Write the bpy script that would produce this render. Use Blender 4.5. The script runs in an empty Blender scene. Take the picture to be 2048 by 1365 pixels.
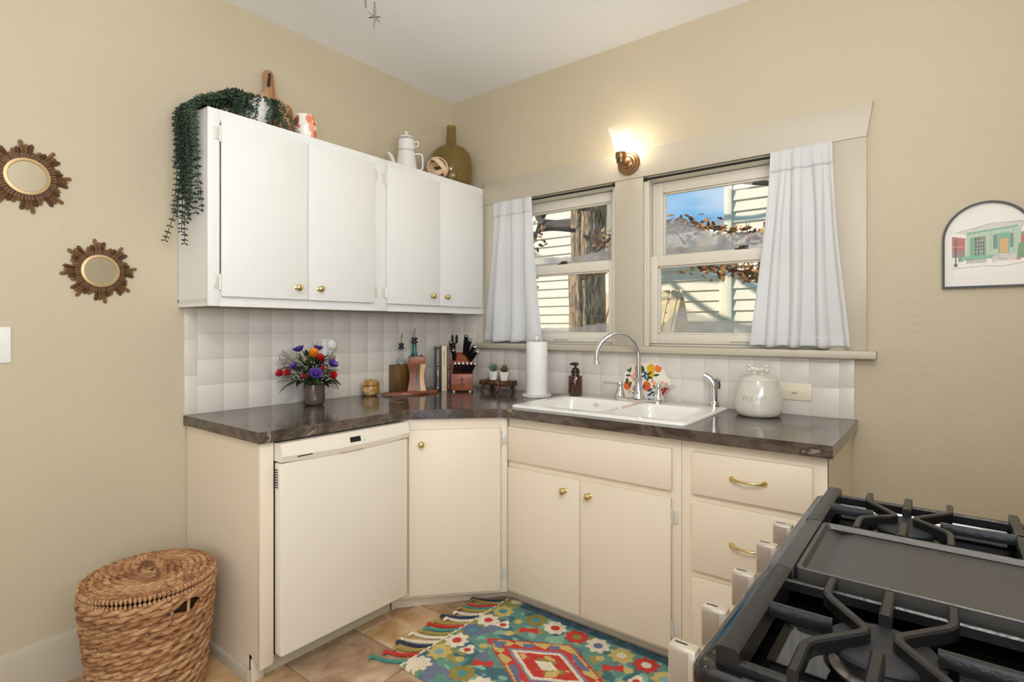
import bpy, bmesh, math, random
import numpy as np
from mathutils import Vector, Matrix, Euler, noise
random.seed(11)
S = bpy.context.scene
COL = S.collection
PI = math.pi
# ---------------------------------------------------------------- camera
cam_d = bpy.data.cameras.new('camera'); cam = bpy.data.objects.new('camera', cam_d); COL.objects.link(cam)
cam.location = (2.514, -2.583, 1.279); cam.rotation_euler = (PI/2, 0, math.radians(38.06))
cam_d.sensor_width = 36; cam_d.lens = 36*1101/2048; cam_d.shift_y = -25.5/2048; cam_d.clip_start = .02
S.camera = cam
S.view_settings.view_transform = 'Standard'; S.view_settings.look = 'None'
S.view_settings.gamma = 1; S.view_settings.use_curve_mapping = False
S.view_settings.exposure = 0.12
# ---------------------------------------------------------------- sky, sun, large lights
W = bpy.data.worlds.new('sky'); S.world = W; W.use_nodes = True
nt = W.node_tree; nt.nodes.clear()
def NN(t, ty, **kw):
    n = t.nodes.new(ty)
    for k, v in kw.items(): setattr(n, k, v)
    return n
def srgb(r, g, b):
    f = lambda c: (c/255)/12.92 if c/255 <= .04045 else ((c/255+.055)/1.055)**2.4
    return (f(r), f(g), f(b), 1)
wo = NN(nt, 'ShaderNodeOutputWorld'); bg = NN(nt, 'ShaderNodeBackground'); bg.inputs[1].default_value = 0.9
tc = NN(nt, 'ShaderNodeTexCoord'); mp = NN(nt, 'ShaderNodeMapping'); mp.inputs['Scale'].default_value = (2, 2, 7)
no = NN(nt, 'ShaderNodeTexNoise'); no.inputs['Scale'].default_value = 1.6; no.inputs['Detail'].default_value = 5
rp = NN(nt, 'ShaderNodeValToRGB'); rp.color_ramp.elements[0].position = .44; rp.color_ramp.elements[1].position = .66
rp.color_ramp.elements[0].color = srgb(96, 182, 238); rp.color_ramp.elements[1].color = srgb(226, 240, 250)
nt.links.new(tc.outputs['Generated'], mp.inputs[0]); nt.links.new(mp.outputs[0], no.inputs[0])
nt.links.new(no.outputs['Fac'], rp.inputs[0]); nt.links.new(rp.outputs[0], bg.inputs[0]); nt.links.new(bg.outputs[0], wo.inputs[0])

def add_light(name, ty, loc, rot, energy, color, **kw):
    d = bpy.data.lights.new(name, ty); d.energy = energy; d.color = color
    for k, v in kw.items(): setattr(d, k, v)
    o = bpy.data.objects.new(name, d); COL.objects.link(o); o.location = loc; o.rotation_euler = rot
    return o
def aim(frm, to): return (Vector(to)-Vector(frm)).to_track_quat('-Z', 'Y').to_euler()
sun = add_light('sun', 'SUN', (-10, -4, 9), aim((-.74, -.52, .50), (0, 0, 0)), 5.0, (1, .92, .80), angle=.02)
# fill lights in a rear opening and side door added out of view
add_light('rear_fill_light', 'AREA', (2.1, -4.72, 1.55), aim((2.1, -4.72, 1.55), (1.6, -1.6, 2.9)), 10, (.96, .98, 1), shape='RECTANGLE', size=1.5, size_y=1.2)
add_light('side_fill_light', 'AREA', (3.06, -3.6, 1.35), aim((3.06, -3.6, 1.35), (1.3, -1.9, 2.9)), 20, (.95, .975, 1), shape='RECTANGLE', size=1.0, size_y=2.0)
# fill light in the added window over the range, tilted up at the ceiling
add_light('range_fill_light', 'AREA', (3.09, -2.15, 1.80), aim((3.09, -2.15, 1.80), (1.4, -1.3, 3.7)), 34, (.96, .975, 1), shape='RECTANGLE', size=1.2, size_y=.95)

# ---------------------------------------------------------------- helpers
class MB:
    def __init__(s): s.bm = bmesh.new()
    def raw(s, vs, fs, M=None):
        vv = [s.bm.verts.new((M @ Vector(v)) if M else v) for v in vs]
        for f in fs:
            try: s.bm.faces.new([vv[i] for i in f])
            except ValueError: pass
        return s
    def _merge(s, b, M):
        if M is not None: b.transform(M)
        me = bpy.data.meshes.new('tmp'); b.to_mesh(me); b.free(); s.bm.from_mesh(me); bpy.data.meshes.remove(me)
        return s
    def box(s, x0, x1, y0, y1, z0, z1, bev=0, seg=2, M=None):
        b = bmesh.new(); bmesh.ops.create_cube(b, size=1)
        b.transform(Matrix.Translation(((x0+x1)/2, (y0+y1)/2, (z0+z1)/2)) @ Matrix.Diagonal((abs(x1-x0), abs(y1-y0), abs(z1-z0), 1)))
        if bev: bmesh.ops.bevel(b, geom=b.edges[:], offset=bev, segments=seg, profile=.5, affect='EDGES')
        return s._merge(b, M)
    def prism(s, poly, a0, a1, axis='z', bev=0, M=None, seg=2):
        b = bmesh.new()
        def P(u, v, w): return {'z': (u, v, w), 'y': (u, w, v), 'x': (w, u, v)}[axis]
        lo = [b.verts.new(P(u, v, a0)) for u, v in poly]; hi = [b.verts.new(P(u, v, a1)) for u, v in poly]
        n = len(poly); b.faces.new(lo); b.faces.new(hi)
        for i in range(n): b.faces.new([lo[i], lo[(i+1) % n], hi[(i+1) % n], hi[i]])
        bmesh.ops.recalc_face_normals(b, faces=b.faces[:])
        if bev: bmesh.ops.bevel(b, geom=b.edges[:], offset=bev, segments=seg, profile=.5, affect='EDGES')
        return s._merge(b, M)
    def tube(s, pts, r, seg=8, closed=False, M=None, flat=1.0):
        pts = [Vector(p) for p in pts]; n = len(pts); R = r if isinstance(r, (list, tuple)) else [r]*n
        vs, fs = [], []; up = None
        for i in range(n):
            if closed: t = pts[(i+1) % n]-pts[i-1]
            else: t = pts[min(i+1, n-1)]-pts[max(i-1, 0)]
            t.normalize()
            if up is None:
                up = Vector((0, 0, 1)) if abs(t.z) < .9 else Vector((1, 0, 0))
            a = up-t*up.dot(t)
            if a.length < 1e-6: a = Vector((1, 0, 0))-t*t.x
            a.normalize(); up = a; c = t.cross(a)
            for k in range(seg):
                q = 2*PI*k/seg; vs.append(pts[i]+(a*math.cos(q)*flat+c*math.sin(q))*R[i])
        m = n if closed else n-1
        for i in range(m):
            j = (i+1) % n
            for k in range(seg): fs.append((i*seg+k, i*seg+(k+1) % seg, j*seg+(k+1) % seg, j*seg+k))
        if not closed: fs.append(tuple(range(seg))[::-1]); fs.append(tuple((n-1)*seg+k for k in range(seg)))
        return s.raw(vs, fs, M)
    def lathe(s, prof, seg=28, c=(0, 0, 0), M=None):
        vs, fs, rows = [], [], []
        for r, z in prof:
            if r < 1e-5: rows.append([len(vs)]); vs.append((c[0], c[1], c[2]+z))
            else:
                rows.append(list(range(len(vs), len(vs)+seg)))
                vs += [(c[0]+r*math.cos(2*PI*k/seg), c[1]+r*math.sin(2*PI*k/seg), c[2]+z) for k in range(seg)]
        for a, b in zip(rows, rows[1:]):
            for k in range(seg):
                k2 = (k+1) % seg
                if len(a) == 1 and len(b) == 1: continue
                if len(a) == 1: fs.append((a[0], b[k2], b[k]))
                elif len(b) == 1: fs.append((a[k], a[k2], b[0]))
                else: fs.append((a[k], a[k2], b[k2], b[k]))
        return s.raw(vs, fs, M)
    def ball(s, c, r, seg=14, ring=9, M=None):
        if not isinstance(r, (tuple, list)): r = (r, r, r)
        L = Matrix.Translation(c) @ Matrix.Diagonal((*r, 1))
        if M is not None: L = M @ L
        return s.lathe([(math.sin(PI*i/ring), -math.cos(PI*i/ring)) for i in range(ring+1)], seg, M=L)
    def cyl(s, p, q, r, r2=None, seg=16, M=None):
        return s.tube([p, q], [r, r if r2 is None else r2], seg, M=M)
    def build(s, name, mat, parent=None, world=False, smooth=True, angle=42, recalc=True):
        if recalc: bmesh.ops.recalc_face_normals(s.bm, faces=s.bm.faces[:])
        me = bpy.data.meshes.new(name); s.bm.to_mesh(me); s.bm.free()
        return link(name, me, mat, parent, world, smooth, angle)
def root_loc(o):
    v = Vector((0, 0, 0))
    while o: v += Vector(o.location); o = o.parent
    return v
def link(name, me, mat, parent=None, world=False, smooth=True, angle=42):
    if mat: me.materials.append(mat)
    if smooth and len(me.polygons):
        me.polygons.foreach_set('use_smooth', [True]*len(me.polygons)); me.set_sharp_from_angle(angle=math.radians(angle))
    o = bpy.data.objects.new(name, me); COL.objects.link(o)
    if parent:
        o.parent = parent
        if world: me.transform(Matrix.Translation(-root_loc(parent)))
    return o
def tag(o, label, cat, group=None):
    o['label'] = label; o['category'] = cat
    if group: o['group'] = group
    return o
def thing(name, label, cat, loc=(0, 0, 0), rz=0, group=None):
    o = bpy.data.objects.new(name, None); o.empty_display_size = .05; COL.objects.link(o)
    o.location = loc; o.rotation_euler = (0, 0, rz); return tag(o, label, cat, group)
def struct(o): o['kind'] = 'structure'; return o
def stuff(o): o['kind'] = 'stuff'; return o
def copy_tree(o, parent=None):
    c = o.copy(); COL.objects.link(c); c.parent = parent
    for ch in list(o.children): copy_tree(ch, c)
    return c
def dup(name_src, mesh_obj, parent, M):
    c = mesh_obj.copy(); COL.objects.link(c); c.parent = parent; c.matrix_local = M; return c
def TR(loc=(0, 0, 0), rx=0, ry=0, rz=0): return Matrix.Translation(loc) @ Euler((rx, ry, rz)).to_matrix().to_4x4()
def text(body, size, mat, parent, M, name='lettering', ext=.0004, align='CENTER', spacing=1.0, world=False):
    cu = bpy.data.curves.new('t', 'FONT'); cu.body = body; cu.size = size; cu.extrude = ext
    cu.align_x = align; cu.align_y = 'CENTER'; cu.space_character = spacing; cu.resolution_u = 3
    to = bpy.data.objects.new('t', cu); COL.objects.link(to); bpy.context.view_layer.update()
    me = bpy.data.meshes.new_from_object(to.evaluated_get(bpy.context.evaluated_depsgraph_get()))
    bpy.data.objects.remove(to); bpy.data.curves.remove(cu)
    me.transform(M); me.name = name
    me.materials.clear()
    return link(name, me, mat, parent, world, smooth=False)
def bez(p0, p1, p2, p3, n):
    out = []
    for i in range(n+1):
        t = i/n; u = 1-t
        out.append(tuple(u**3*a+3*u*u*t*b+3*u*t*t*c+t**3*d for a, b, c, d in zip(p0, p1, p2, p3)))
    return out
def catmull(P, n=6):
    P = [Vector(p) for p in P]; out = []
    for i in range(len(P)-1):
        a, b, c, d = P[max(i-1, 0)], P[i], P[i+1], P[min(i+2, len(P)-1)]
        for k in range(n):
            t = k/n; out.append(.5*((2*b)+(c-a)*t+(2*a-5*b+4*c-d)*t*t+(3*b-a-3*c+d)*t**3))
    out.append(P[-1]); return out
# ---------------------------------------------------------------- materials
MATS = {}
def mat(name, col, rough=.5, metal=0, bump=0, bscale=40, vary=0, vscale=8, stretch=(1, 1, 1), coat=0, spec=.5, **kw):
    if name in MATS: return MATS[name]
    m = bpy.data.materials.new(name); m.use_nodes = True; t = m.node_tree; b = t.nodes['Principled BSDF']
    c = srgb(*col) if max(col) > 1 else (*col, 1)
    b.inputs['Base Color'].default_value = c; b.inputs['Roughness'].default_value = rough; b.inputs['Metallic'].default_value = metal
    b.inputs['Coat Weight'].default_value = coat; b.inputs['Specular IOR Level'].default_value = spec
    for k, v in kw.items(): b.inputs[k].default_value = v
    if bump or vary:
        tcn = NN(t, 'ShaderNodeTexCoord'); mpn = NN(t, 'ShaderNodeMapping'); mpn.inputs['Scale'].default_value = stretch
        t.links.new(tcn.outputs['Object'], mpn.inputs[0])
    if bump:
        n = NN(t, 'ShaderNodeTexNoise'); n.inputs['Scale'].default_value = bscale; n.inputs['Detail'].default_value = 4
        bp = NN(t, 'ShaderNodeBump'); bp.inputs['Strength'].default_value = bump; bp.inputs['Distance'].default_value = .01
        t.links.new(mpn.outputs[0], n.inputs[0]); t.links.new(n.outputs['Fac'], bp.inputs['Height']); t.links.new(bp.outputs[0], b.inputs['Normal'])
    if vary:
        n2 = NN(t, 'ShaderNodeTexNoise'); n2.inputs['Scale'].default_value = vscale; n2.inputs['Detail'].default_value = 5
        r = NN(t, 'ShaderNodeValToRGB'); r.color_ramp.elements[0].position = .3; r.color_ramp.elements[1].position = .7
        r.color_ramp.elements[0].color = tuple(x*(1-vary) for x in c[:3])+(1,); r.color_ramp.elements[1].color = tuple(min(1, x*(1+vary)) for x in c[:3])+(1,)
        t.links.new(mpn.outputs[0], n2.inputs[0]); t.links.new(n2.outputs['Fac'], r.inputs[0]); t.links.new(r.outputs[0], b.inputs['Base Color'])
    MATS[name] = m; return m
def ramp_mat(name, stops, rough=.5, scale=8, stretch=(1, 1, 1), detail=6, dist=0, bump=0, kind='noise', bscale=None, coat=0, metal=0, ntype=None):
    m = bpy.data.materials.new(name); m.use_nodes = True; t = m.node_tree; b = t.nodes['Principled BSDF']
    b.inputs['Roughness'].default_value = rough; b.inputs['Coat Weight'].default_value = coat; b.inputs['Metallic'].default_value = metal
    tcn = NN(t, 'ShaderNodeTexCoord'); mpn = NN(t, 'ShaderNodeMapping'); mpn.inputs['Scale'].default_value = stretch
    t.links.new(tcn.outputs['Object'], mpn.inputs[0])
    if kind == 'wave':
        n = NN(t, 'ShaderNodeTexWave'); n.inputs['Scale'].default_value = scale; n.inputs['Distortion'].default_value = dist; n.inputs['Detail'].default_value = detail; n.inputs['Detail Scale'].default_value = 1.5
    else:
        n = NN(t, 'ShaderNodeTexNoise'); n.inputs['Scale'].default_value = scale; n.inputs['Detail'].default_value = detail; n.inputs['Distortion'].default_value = dist
        if ntype: n.noise_type = ntype
    r = NN(t, 'ShaderNodeValToRGB'); e = r.color_ramp.elements
    while len(e) < len(stops): e.new(.5)
    for el, (p, c) in zip(e, stops): el.position = p; el.color = srgb(*c)
    t.links.new(mpn.outputs[0], n.inputs[0]); t.links.new(n.outputs['Fac'], r.inputs[0]); t.links.new(r.outputs[0], b.inputs['Base Color'])
    if bump:
        bp = NN(t, 'ShaderNodeBump'); bp.inputs['Strength'].default_value = bump; bp.inputs['Distance'].default_value = .01
        src = n
        if bscale:
            src = NN(t, 'ShaderNodeTexNoise'); src.inputs['Scale'].default_value = bscale; src.inputs['Detail'].default_value = 4; t.links.new(mpn.outputs[0], src.inputs[0])
        t.links.new(src.outputs['Fac'], bp.inputs['Height']); t.links.new(bp.outputs[0], b.inputs['Normal'])
    MATS[name] = m; return m
def vcol_mat(name, rough=.6, bump=0, bscale=300):
    m = bpy.data.materials.new(name); m.use_nodes = True; t = m.node_tree; b = t.nodes['Principled BSDF']
    a = NN(t, 'ShaderNodeAttribute'); a.attribute_name = 'Col'; t.links.new(a.outputs['Color'], b.inputs['Base Color']); b.inputs['Roughness'].default_value = rough
    if bump:
        tcn = NN(t, 'ShaderNodeTexCoord'); n = NN(t, 'ShaderNodeTexNoise'); n.inputs['Scale'].default_value = bscale
        bp = NN(t, 'ShaderNodeBump'); bp.inputs['Strength'].default_value = bump; bp.inputs['Distance'].default_value = .004
        t.links.new(tcn.outputs['Object'], n.inputs[0]); t.links.new(n.outputs['Fac'], bp.inputs['Height']); t.links.new(bp.outputs[0], b.inputs['Normal'])
    return m
def thin_glass(name, tint=(1, 1, 1), gloss=.12):
    m = bpy.data.materials.new(name); m.use_nodes = True; t = m.node_tree; t.nodes.clear()
    o = NN(t, 'ShaderNodeOutputMaterial'); tr = NN(t, 'ShaderNodeBsdfTransparent'); tr.inputs[0].default_value = (*tint, 1)
    g = NN(t, 'ShaderNodeBsdfGlossy'); g.inputs['Roughness'].default_value = .02
    lw = NN(t, 'ShaderNodeLayerWeight'); lw.inputs['Blend'].default_value = .5; mx = NN(t, 'ShaderNodeMixShader')
    pw = NN(t, 'ShaderNodeMath', operation='POWER'); pw.inputs[1].default_value = 3.5; ml_ = NN(t, 'ShaderNodeMath', operation='MULTIPLY_ADD'); ml_.inputs[1].default_value = gloss*2; ml_.inputs[2].default_value = .03; t.links.new(lw.outputs['Facing'], pw.inputs[0]); t.links.new(pw.outputs[0], ml_.inputs[0]); t.links.new(ml_.outputs[0], mx.inputs[0]); t.links.new(tr.outputs[0], mx.inputs[1]); t.links.new(g.outputs[0], mx.inputs[2]); t.links.new(mx.outputs[0], o.inputs[0])
    MATS[name] = m; return m
def emit(name, col, st):
    m = bpy.data.materials.new(name); m.use_nodes = True; t = m.node_tree; t.nodes.clear()
    o = NN(t, 'ShaderNodeOutputMaterial'); e = NN(t, 'ShaderNodeEmission'); e.inputs[0].default_value = (*col, 1); e.inputs[1].default_value = st
    t.links.new(e.outputs[0], o.inputs[0]); return m
def plaster(name, col):
    m = bpy.data.materials.new(name); m.use_nodes = True; t = m.node_tree; b = t.nodes['Principled BSDF']; b.inputs['Roughness'].default_value = .62
    tcn = NN(t, 'ShaderNodeTexCoord'); n1 = NN(t, 'ShaderNodeTexNoise'); n1.inputs['Scale'].default_value = 2.2; n1.inputs['Detail'].default_value = 3
    r = NN(t, 'ShaderNodeValToRGB'); c = srgb(*col)
    r.color_ramp.elements[0].color = tuple(x*.965 for x in c[:3])+(1,); r.color_ramp.elements[1].color = tuple(min(1, x*1.03) for x in c[:3])+(1,)
    n2 = NN(t, 'ShaderNodeTexNoise'); n2.noise_type = 'RIDGED_MULTIFRACTAL'; n2.inputs['Scale'].default_value = 4.2; n2.inputs['Detail'].default_value = 3; n2.inputs['Distortion'].default_value = 1.3
    r2 = NN(t, 'ShaderNodeValToRGB'); r2.color_ramp.elements[0].position = .66; r2.color_ramp.elements[1].position = .96
    n3 = NN(t, 'ShaderNodeTexNoise'); n3.inputs['Scale'].default_value = 14; n3.inputs['Detail'].default_value = 4; n3.inputs['Distortion'].default_value = .8
    ad = NN(t, 'ShaderNodeMath', operation='MULTIPLY_ADD'); ad.inputs[1].default_value = .35
    bp = NN(t, 'ShaderNodeBump'); bp.inputs['Strength'].default_value = .75; bp.inputs['Distance'].default_value = .011
    for x in (n1, n2, n3): t.links.new(tcn.outputs['Object'], x.inputs[0])
    t.links.new(n1.outputs['Fac'], r.inputs[0]); t.links.new(r.outputs[0], b.inputs['Base Color'])
    t.links.new(n2.outputs['Fac'], r2.inputs[0]); t.links.new(n3.outputs['Fac'], ad.inputs[0]); t.links.new(r2.outputs[0], ad.inputs[2])
    t.links.new(ad.outputs[0], bp.inputs['Height']); t.links.new(bp.outputs[0], b.inputs['Normal']); MATS[name] = m; return m

m_wall = plaster('cream_plaster', (198, 185, 158))
m_ceil = mat('ceiling_white', (248, 248, 248), .8, bump=.08, bscale=90)
m_trim = mat('trim_paint', (195, 185, 165), .4, bump=.03, bscale=25)
m_vinyl = mat('white_window_paint', (238, 237, 232), .35)
m_cab = mat('cabinet_paint', (236, 235, 231), .34, bump=.025, bscale=30)
m_cab_warm = mat('cabinet_paint_warm_cast', (236, 222, 200), .36, bump=.025, bscale=30)  # base units: cabinet white with the warm low light put into the colour
m_tile = mat('white_tile', (222, 214, 205), .26)
m_grout = mat('grout', (216, 207, 190), .8, bump=.1)
m_counter = ramp_mat('stone_laminate', [(.22, (46, 39, 34)), (.44, (74, 63, 55)), (.56, (100, 87, 77)), (.63, (66, 56, 49)), (.70, (150, 134, 118)), (.76, (84, 72, 63))], .13, 4.5, (1.0, 1.5, 2.2), 10, 1.8)
m_tiles = [ramp_mat('travertine_%d' % i, [(.2, a), (.42, b), (.6, c), (.8, d)], .34, s*1.5, (1, 1, 1), 10, 1.4, bump=.08) for i, (a, b, c, d, s) in enumerate([
    ((112, 84, 66), (178, 142, 108), (206, 172, 134), (234, 214, 186), 5), ((118, 90, 74), (168, 136, 110), (196, 168, 138), (222, 202, 176), 4), ((150, 106, 72), (198, 158, 112), (218, 188, 146), (238, 220, 190), 3.6)])]
m_floorgrout = mat('floor_grout', (120, 96, 76), .9)
m_brass = mat('brass', (226, 204, 142), .12, 1)
m_chrome = mat('chrome', (225, 226, 228), .07, 1)
m_hinge = mat('painted_hinge', (226, 222, 212), .3, .3)
m_black = mat('black_plastic', (16, 16, 17), .35)
m_enamel = mat('white_enamel', (243, 240, 233), .1, coat=.4)
m_sash = mat('sash_paint', (222, 214, 198), .3)
m_glass = thin_glass('window_glass')
# ================================================================ THE ROOM
CH = 2.74
WX = [(.365, 1.185), (1.333, 2.150)]; WZ = (1.19, 2.03)
# floor of stone tiles
fl = struct(MB().box(-.1, 3.2, -4.85, .1, -.08, -.003).build('floor', m_floorgrout, smooth=False))
cache = {}
def floor_tile(x0, x1, y0, y1, k):
    key = (round(x1-x0, 3), round(y1-y0, 3), k)
    if key not in cache:
        o = MB().box(-(x1-x0)/2, (x1-x0)/2, -(y1-y0)/2, (y1-y0)/2, -.008, 0, .0015, 1).build('tile', m_tiles[k], fl)
        cache[key] = o
    else:
        o = cache[key].copy(); COL.objects.link(o); o.parent = fl
    o.location = ((x0+x1)/2, (y0+y1)/2, 0); return o
ty = -.84+.313*2; row = 0
while ty > -4.7:
    y1 = min(ty+.313, 0); y0 = max(ty, -4.75); off = .30 if row % 2 == 0 else -.02
    xs = [0]+[v for v in [off+.62*k for k in range(7)] if .03 < v < 3.07]+[3.1]
    for a, b in zip(xs, xs[1:]): floor_tile(a+.0018, b-.0018, y0+.0018, y1-.0018, random.choice((0, 1, 2)))
    ty -= .313; row += 1
struct(MB().box(-.1, 3.2, -4.85, .2, CH, CH+.1).build('ceiling', m_ceil, smooth=False))
wl = struct(MB().box(-.12, 0, -4.87, .14, -.1, CH).build('wall_left', m_wall, smooth=False))
wb = MB()
for (a, b, c, d) in [(0, WX[0][0], -.1, CH), (WX[0][1], WX[1][0], -.1, CH), (WX[1][1], 3.22, -.1, CH), (WX[0][0], WX[0][1], -.1, WZ[0]), (WX[1][0], WX[1][1], -.1, WZ[0]), (WX[0][0], WX[0][1], WZ[1], CH), (WX[1][0], WX[1][1], WZ[1], CH)]:
    wb.box(a, b, 0, .14, c, d)
bmesh.ops.remove_doubles(wb.bm, verts=wb.bm.verts[:], dist=1e-5)
wb = struct(wb.build('wall_back', m_wall, smooth=False))
w = MB()
for (a, b, c, d) in [(-1.55, 0, -.1, CH), (-3.05, -2.85, -.1, CH), (-2.85, -1.55, -.1, 1.3), (-2.85, -1.55, 2.3, CH), (-4.87, -4.15, -.1, CH), (-4.15, -3.05, 2.42, CH)]: w.box(3.1, 3.22, a, b, c, d)
struct(w.build('wall_right', m_wall, smooth=False))
w = MB()
for (a, b, c, d) in [(0, 1.3, -.1, CH), (2.9, 3.1, -.1, CH), (1.3, 2.9, -.1, .9), (1.3, 2.9, 2.2, CH)]: w.box(a, b, -4.87, -4.75, c, d)
struct(w.build('wall_front', m_wall, smooth=False))
# tall baseboard on the left wall
b = MB().prism([(0, 0), (.02, 0), (.02, .15), (.014, .168), (.004, .172), (0, .172)], -4.75, -1.605, 'y')
struct(b.build('baseboard_left', m_trim))
struct(MB().prism([(0, 0), (-.02, 0), (-.02, .15), (-.014, .168), (-.004, .172), (0, .172)], 2.24, 3.1, 'x').build('baseboard_back', m_trim))

# ---- wall tiles behind the counter, each one a piece of its wall
tcache = {}
def wtile(wall, u0, u1, z0, z1):
    g = .0009; key = (wall.name, round(u1-u0, 3), round(z1-z0, 3)); du = (u1-u0)/2-g; dz = (z1-z0)/2-g
    if key not in tcache:
        m = MB()
        if wall is wl: m.box(0, .007, -du, du, -dz, dz, .0012, 2)
        else: m.box(-du, du, -.007, 0, -dz, dz, .0012, 2)
        o = m.build('tile', m_tile, wall); tcache[key] = o
    else:
        o = tcache[key].copy(); COL.objects.link(o); o.parent = wall
    c = (u0+u1)/2; z = (z0+z1)/2
    o.location = (.002, c, z) if wall is wl else (c, -.002, z)
ZR = [.9165, 1.035, 1.145, 1.255, 1.366]
MB().box(0, .0072, -1.612, 0, .914, 1.366).build('grout_bed', m_grout, wl, smooth=False)
g = MB().box(0, 2.236, -.0072, 0, .914, 1.158).box(0, .282, -.0072, 0, 1.158, 1.366).build('grout_bed', m_grout, wb, smooth=False)
for a, b in ((.9165, 1.078), (1.078, 1.232), (1.232, 1.366)): wtile(wl, -1.612, -1.561, a, b)
us = [-1.561+.1105*k for k in range(15) if -1.561+.1105*k < -.03]+[-.0075]
for a, b in zip(us, us[1:]):
    for c, d in zip(ZR, ZR[1:]): wtile(wl, a, b, c, d)
us = sorted([2.184-.1095*k for k in range(20) if 2.184-.1095*k > .03]+[.0075])
for a, b in zip(us, us[1:]):
    zs = ZR if b < .285 else [.9165, 1.035, 1.14, 1.158]
    for c, d in zip(zs, zs[1:]): wtile(wb, a, b, c, d)
for a, b in ((.9165, 1.04), (1.04, 1.158)): wtile(wb, 2.184, 2.236, a, b)

# ---- frame of the unseen window added over the range for the fill light
m = MB()
for q in ((-2.85, -2.80, 1.3, 2.3), (-1.60, -1.55, 1.3, 2.3), (-2.80, -1.60, 1.3, 1.35), (-2.80, -1.60, 2.25, 2.3), (-2.22, -2.18, 1.35, 2.25)): m.box(3.12, 3.17, *q, .003)
struct(m.build('window_3', m_vinyl))
# ---- window casing
def trim(n, m, mt=m_trim): return struct(m.build('trim_%d' % n, mt))
trim(1, MB().prism([(.283, 2.035), (2.278, 2.035), (2.300, 2.172), (.283, 2.172)], -.024, 0, 'y', .0015))
trim(2, MB().box(.283, WX[0][0]+.004, -.02, 0, 1.19, 2.035, .002))
trim(3, MB().box(WX[0][1]-.004, WX[1][0]+.004, -.02, 0, 1.19, 2.035, .002))
trim(4, MB().box(WX[1][1]-.004, 2.278, -.02, 0, 1.19, 2.035, .002))
trim(5, MB().box(.235, 2.312, -.055, .03, 1.158, 1.19, .005))
# ---- windows
def frost_mat():
    m = bpy.data.materials.new('frost_on_glass'); m.use_nodes = True; t = m.node_tree; t.nodes.clear()
    o = NN(t, 'ShaderNodeOutputMaterial'); tr = NN(t, 'ShaderNodeBsdfTransparent'); d = NN(t, 'ShaderNodeBsdfDiffuse'); tl = NN(t, 'ShaderNodeBsdfTranslucent')
    a = NN(t, 'ShaderNodeAttribute'); a.attribute_name = 'Col'
    tcn = NN(t, 'ShaderNodeTexCoord'); n = NN(t, 'ShaderNodeTexNoise'); n.inputs['Scale'].default_value = 9; n.inputs['Detail'].default_value = 6
    r = NN(t, 'ShaderNodeValToRGB'); e = r.color_ramp.elements; e[0].position = .32; e[1].position = .68; e[0].color = srgb(200, 190, 198); e[1].color = srgb(232, 218, 200)
    m1 = NN(t, 'ShaderNodeMixShader'); m1.inputs[0].default_value = .75; m2 = NN(t, 'ShaderNodeMixShader')
    t.links.new(tcn.outputs['Object'], n.inputs[0]); t.links.new(n.outputs['Fac'], r.inputs[0]); t.links.new(r.outputs[0], d.inputs[0]); t.links.new(r.outputs[0], tl.inputs[0])
    t.links.new(d.outputs[0], m1.inputs[1]); t.links.new(tl.outputs[0], m1.inputs[2])
    t.links.new(a.outputs['Fac'], m2.inputs[0]); t.links.new(tr.outputs[0], m2.inputs[1]); t.links.new(m1.outputs[0], m2.inputs[2]); t.links.new(m2.outputs[0], o.inputs[0]); return m
m_frost = frost_mat()
def frost(parent, x0, x1, z0, y, edge, dens):
    ex = [p[0] for p in edge]; ez = [p[1] for p in edge]; nx, nz = 60, 26
    vs, fs, al = [], [], []
    for i in range(nx+1):
        x = x0+(x1-x0)*i/nx; top = float(np.interp(x, ex, ez))+.006*noise.noise((x*30, y, 0))
        for j in range(nz+1):
            f = j/nz; z = z0+(top-z0)*f; vs.append((x, y, z)); al.append(dens*(1-max(0, (f-.8)/.2))**.6*(.85+.3*noise.noise((x*14, z*14, y))))
    for i in range(nx):
        for j in range(nz): q = i*(nz+1)+j; fs.append((q, q+nz+1, q+nz+2, q+1))
    me = bpy.data.meshes.new('frost'); me.from_pydata(vs, [], fs); at = me.attributes.new('Col', 'FLOAT_COLOR', 'POINT')
    at.data.foreach_set('color', [v for a in al for v in (min(1, max(0, a)),)*3+(1,)])
    o = link('frost', me, m_frost, parent); return o
def sash(x0, x1, z0, z1, y0, y1, st, rt, rb):
    m = MB(); m.box(x0, x0+st, y0, y1, z0, z1, .003); m.box(x1-st, x1, y0, y1, z0, z1, .003)
    m.box(x0+st, x1-st, y0, y1, z0, z0+rb, .003); m.box(x0+st, x1-st, y0, y1, z1-rt, z1, .003)
    # putty bead round the pane
    q = .008; X0, X1, Z0, Z1 = x0+st, x1-st, z0+rb, z1-rt; yy0, yy1 = y0+.012, y1-.004
    for a in ((X0, X0+q, Z0, Z1), (X1-q, X1, Z0, Z1), (X0, X1, Z0, Z0+q), (X0, X1, Z1-q, Z1)): m.box(a[0], a[1], yy0, yy1, a[2], a[3], .002)
    return m
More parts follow.
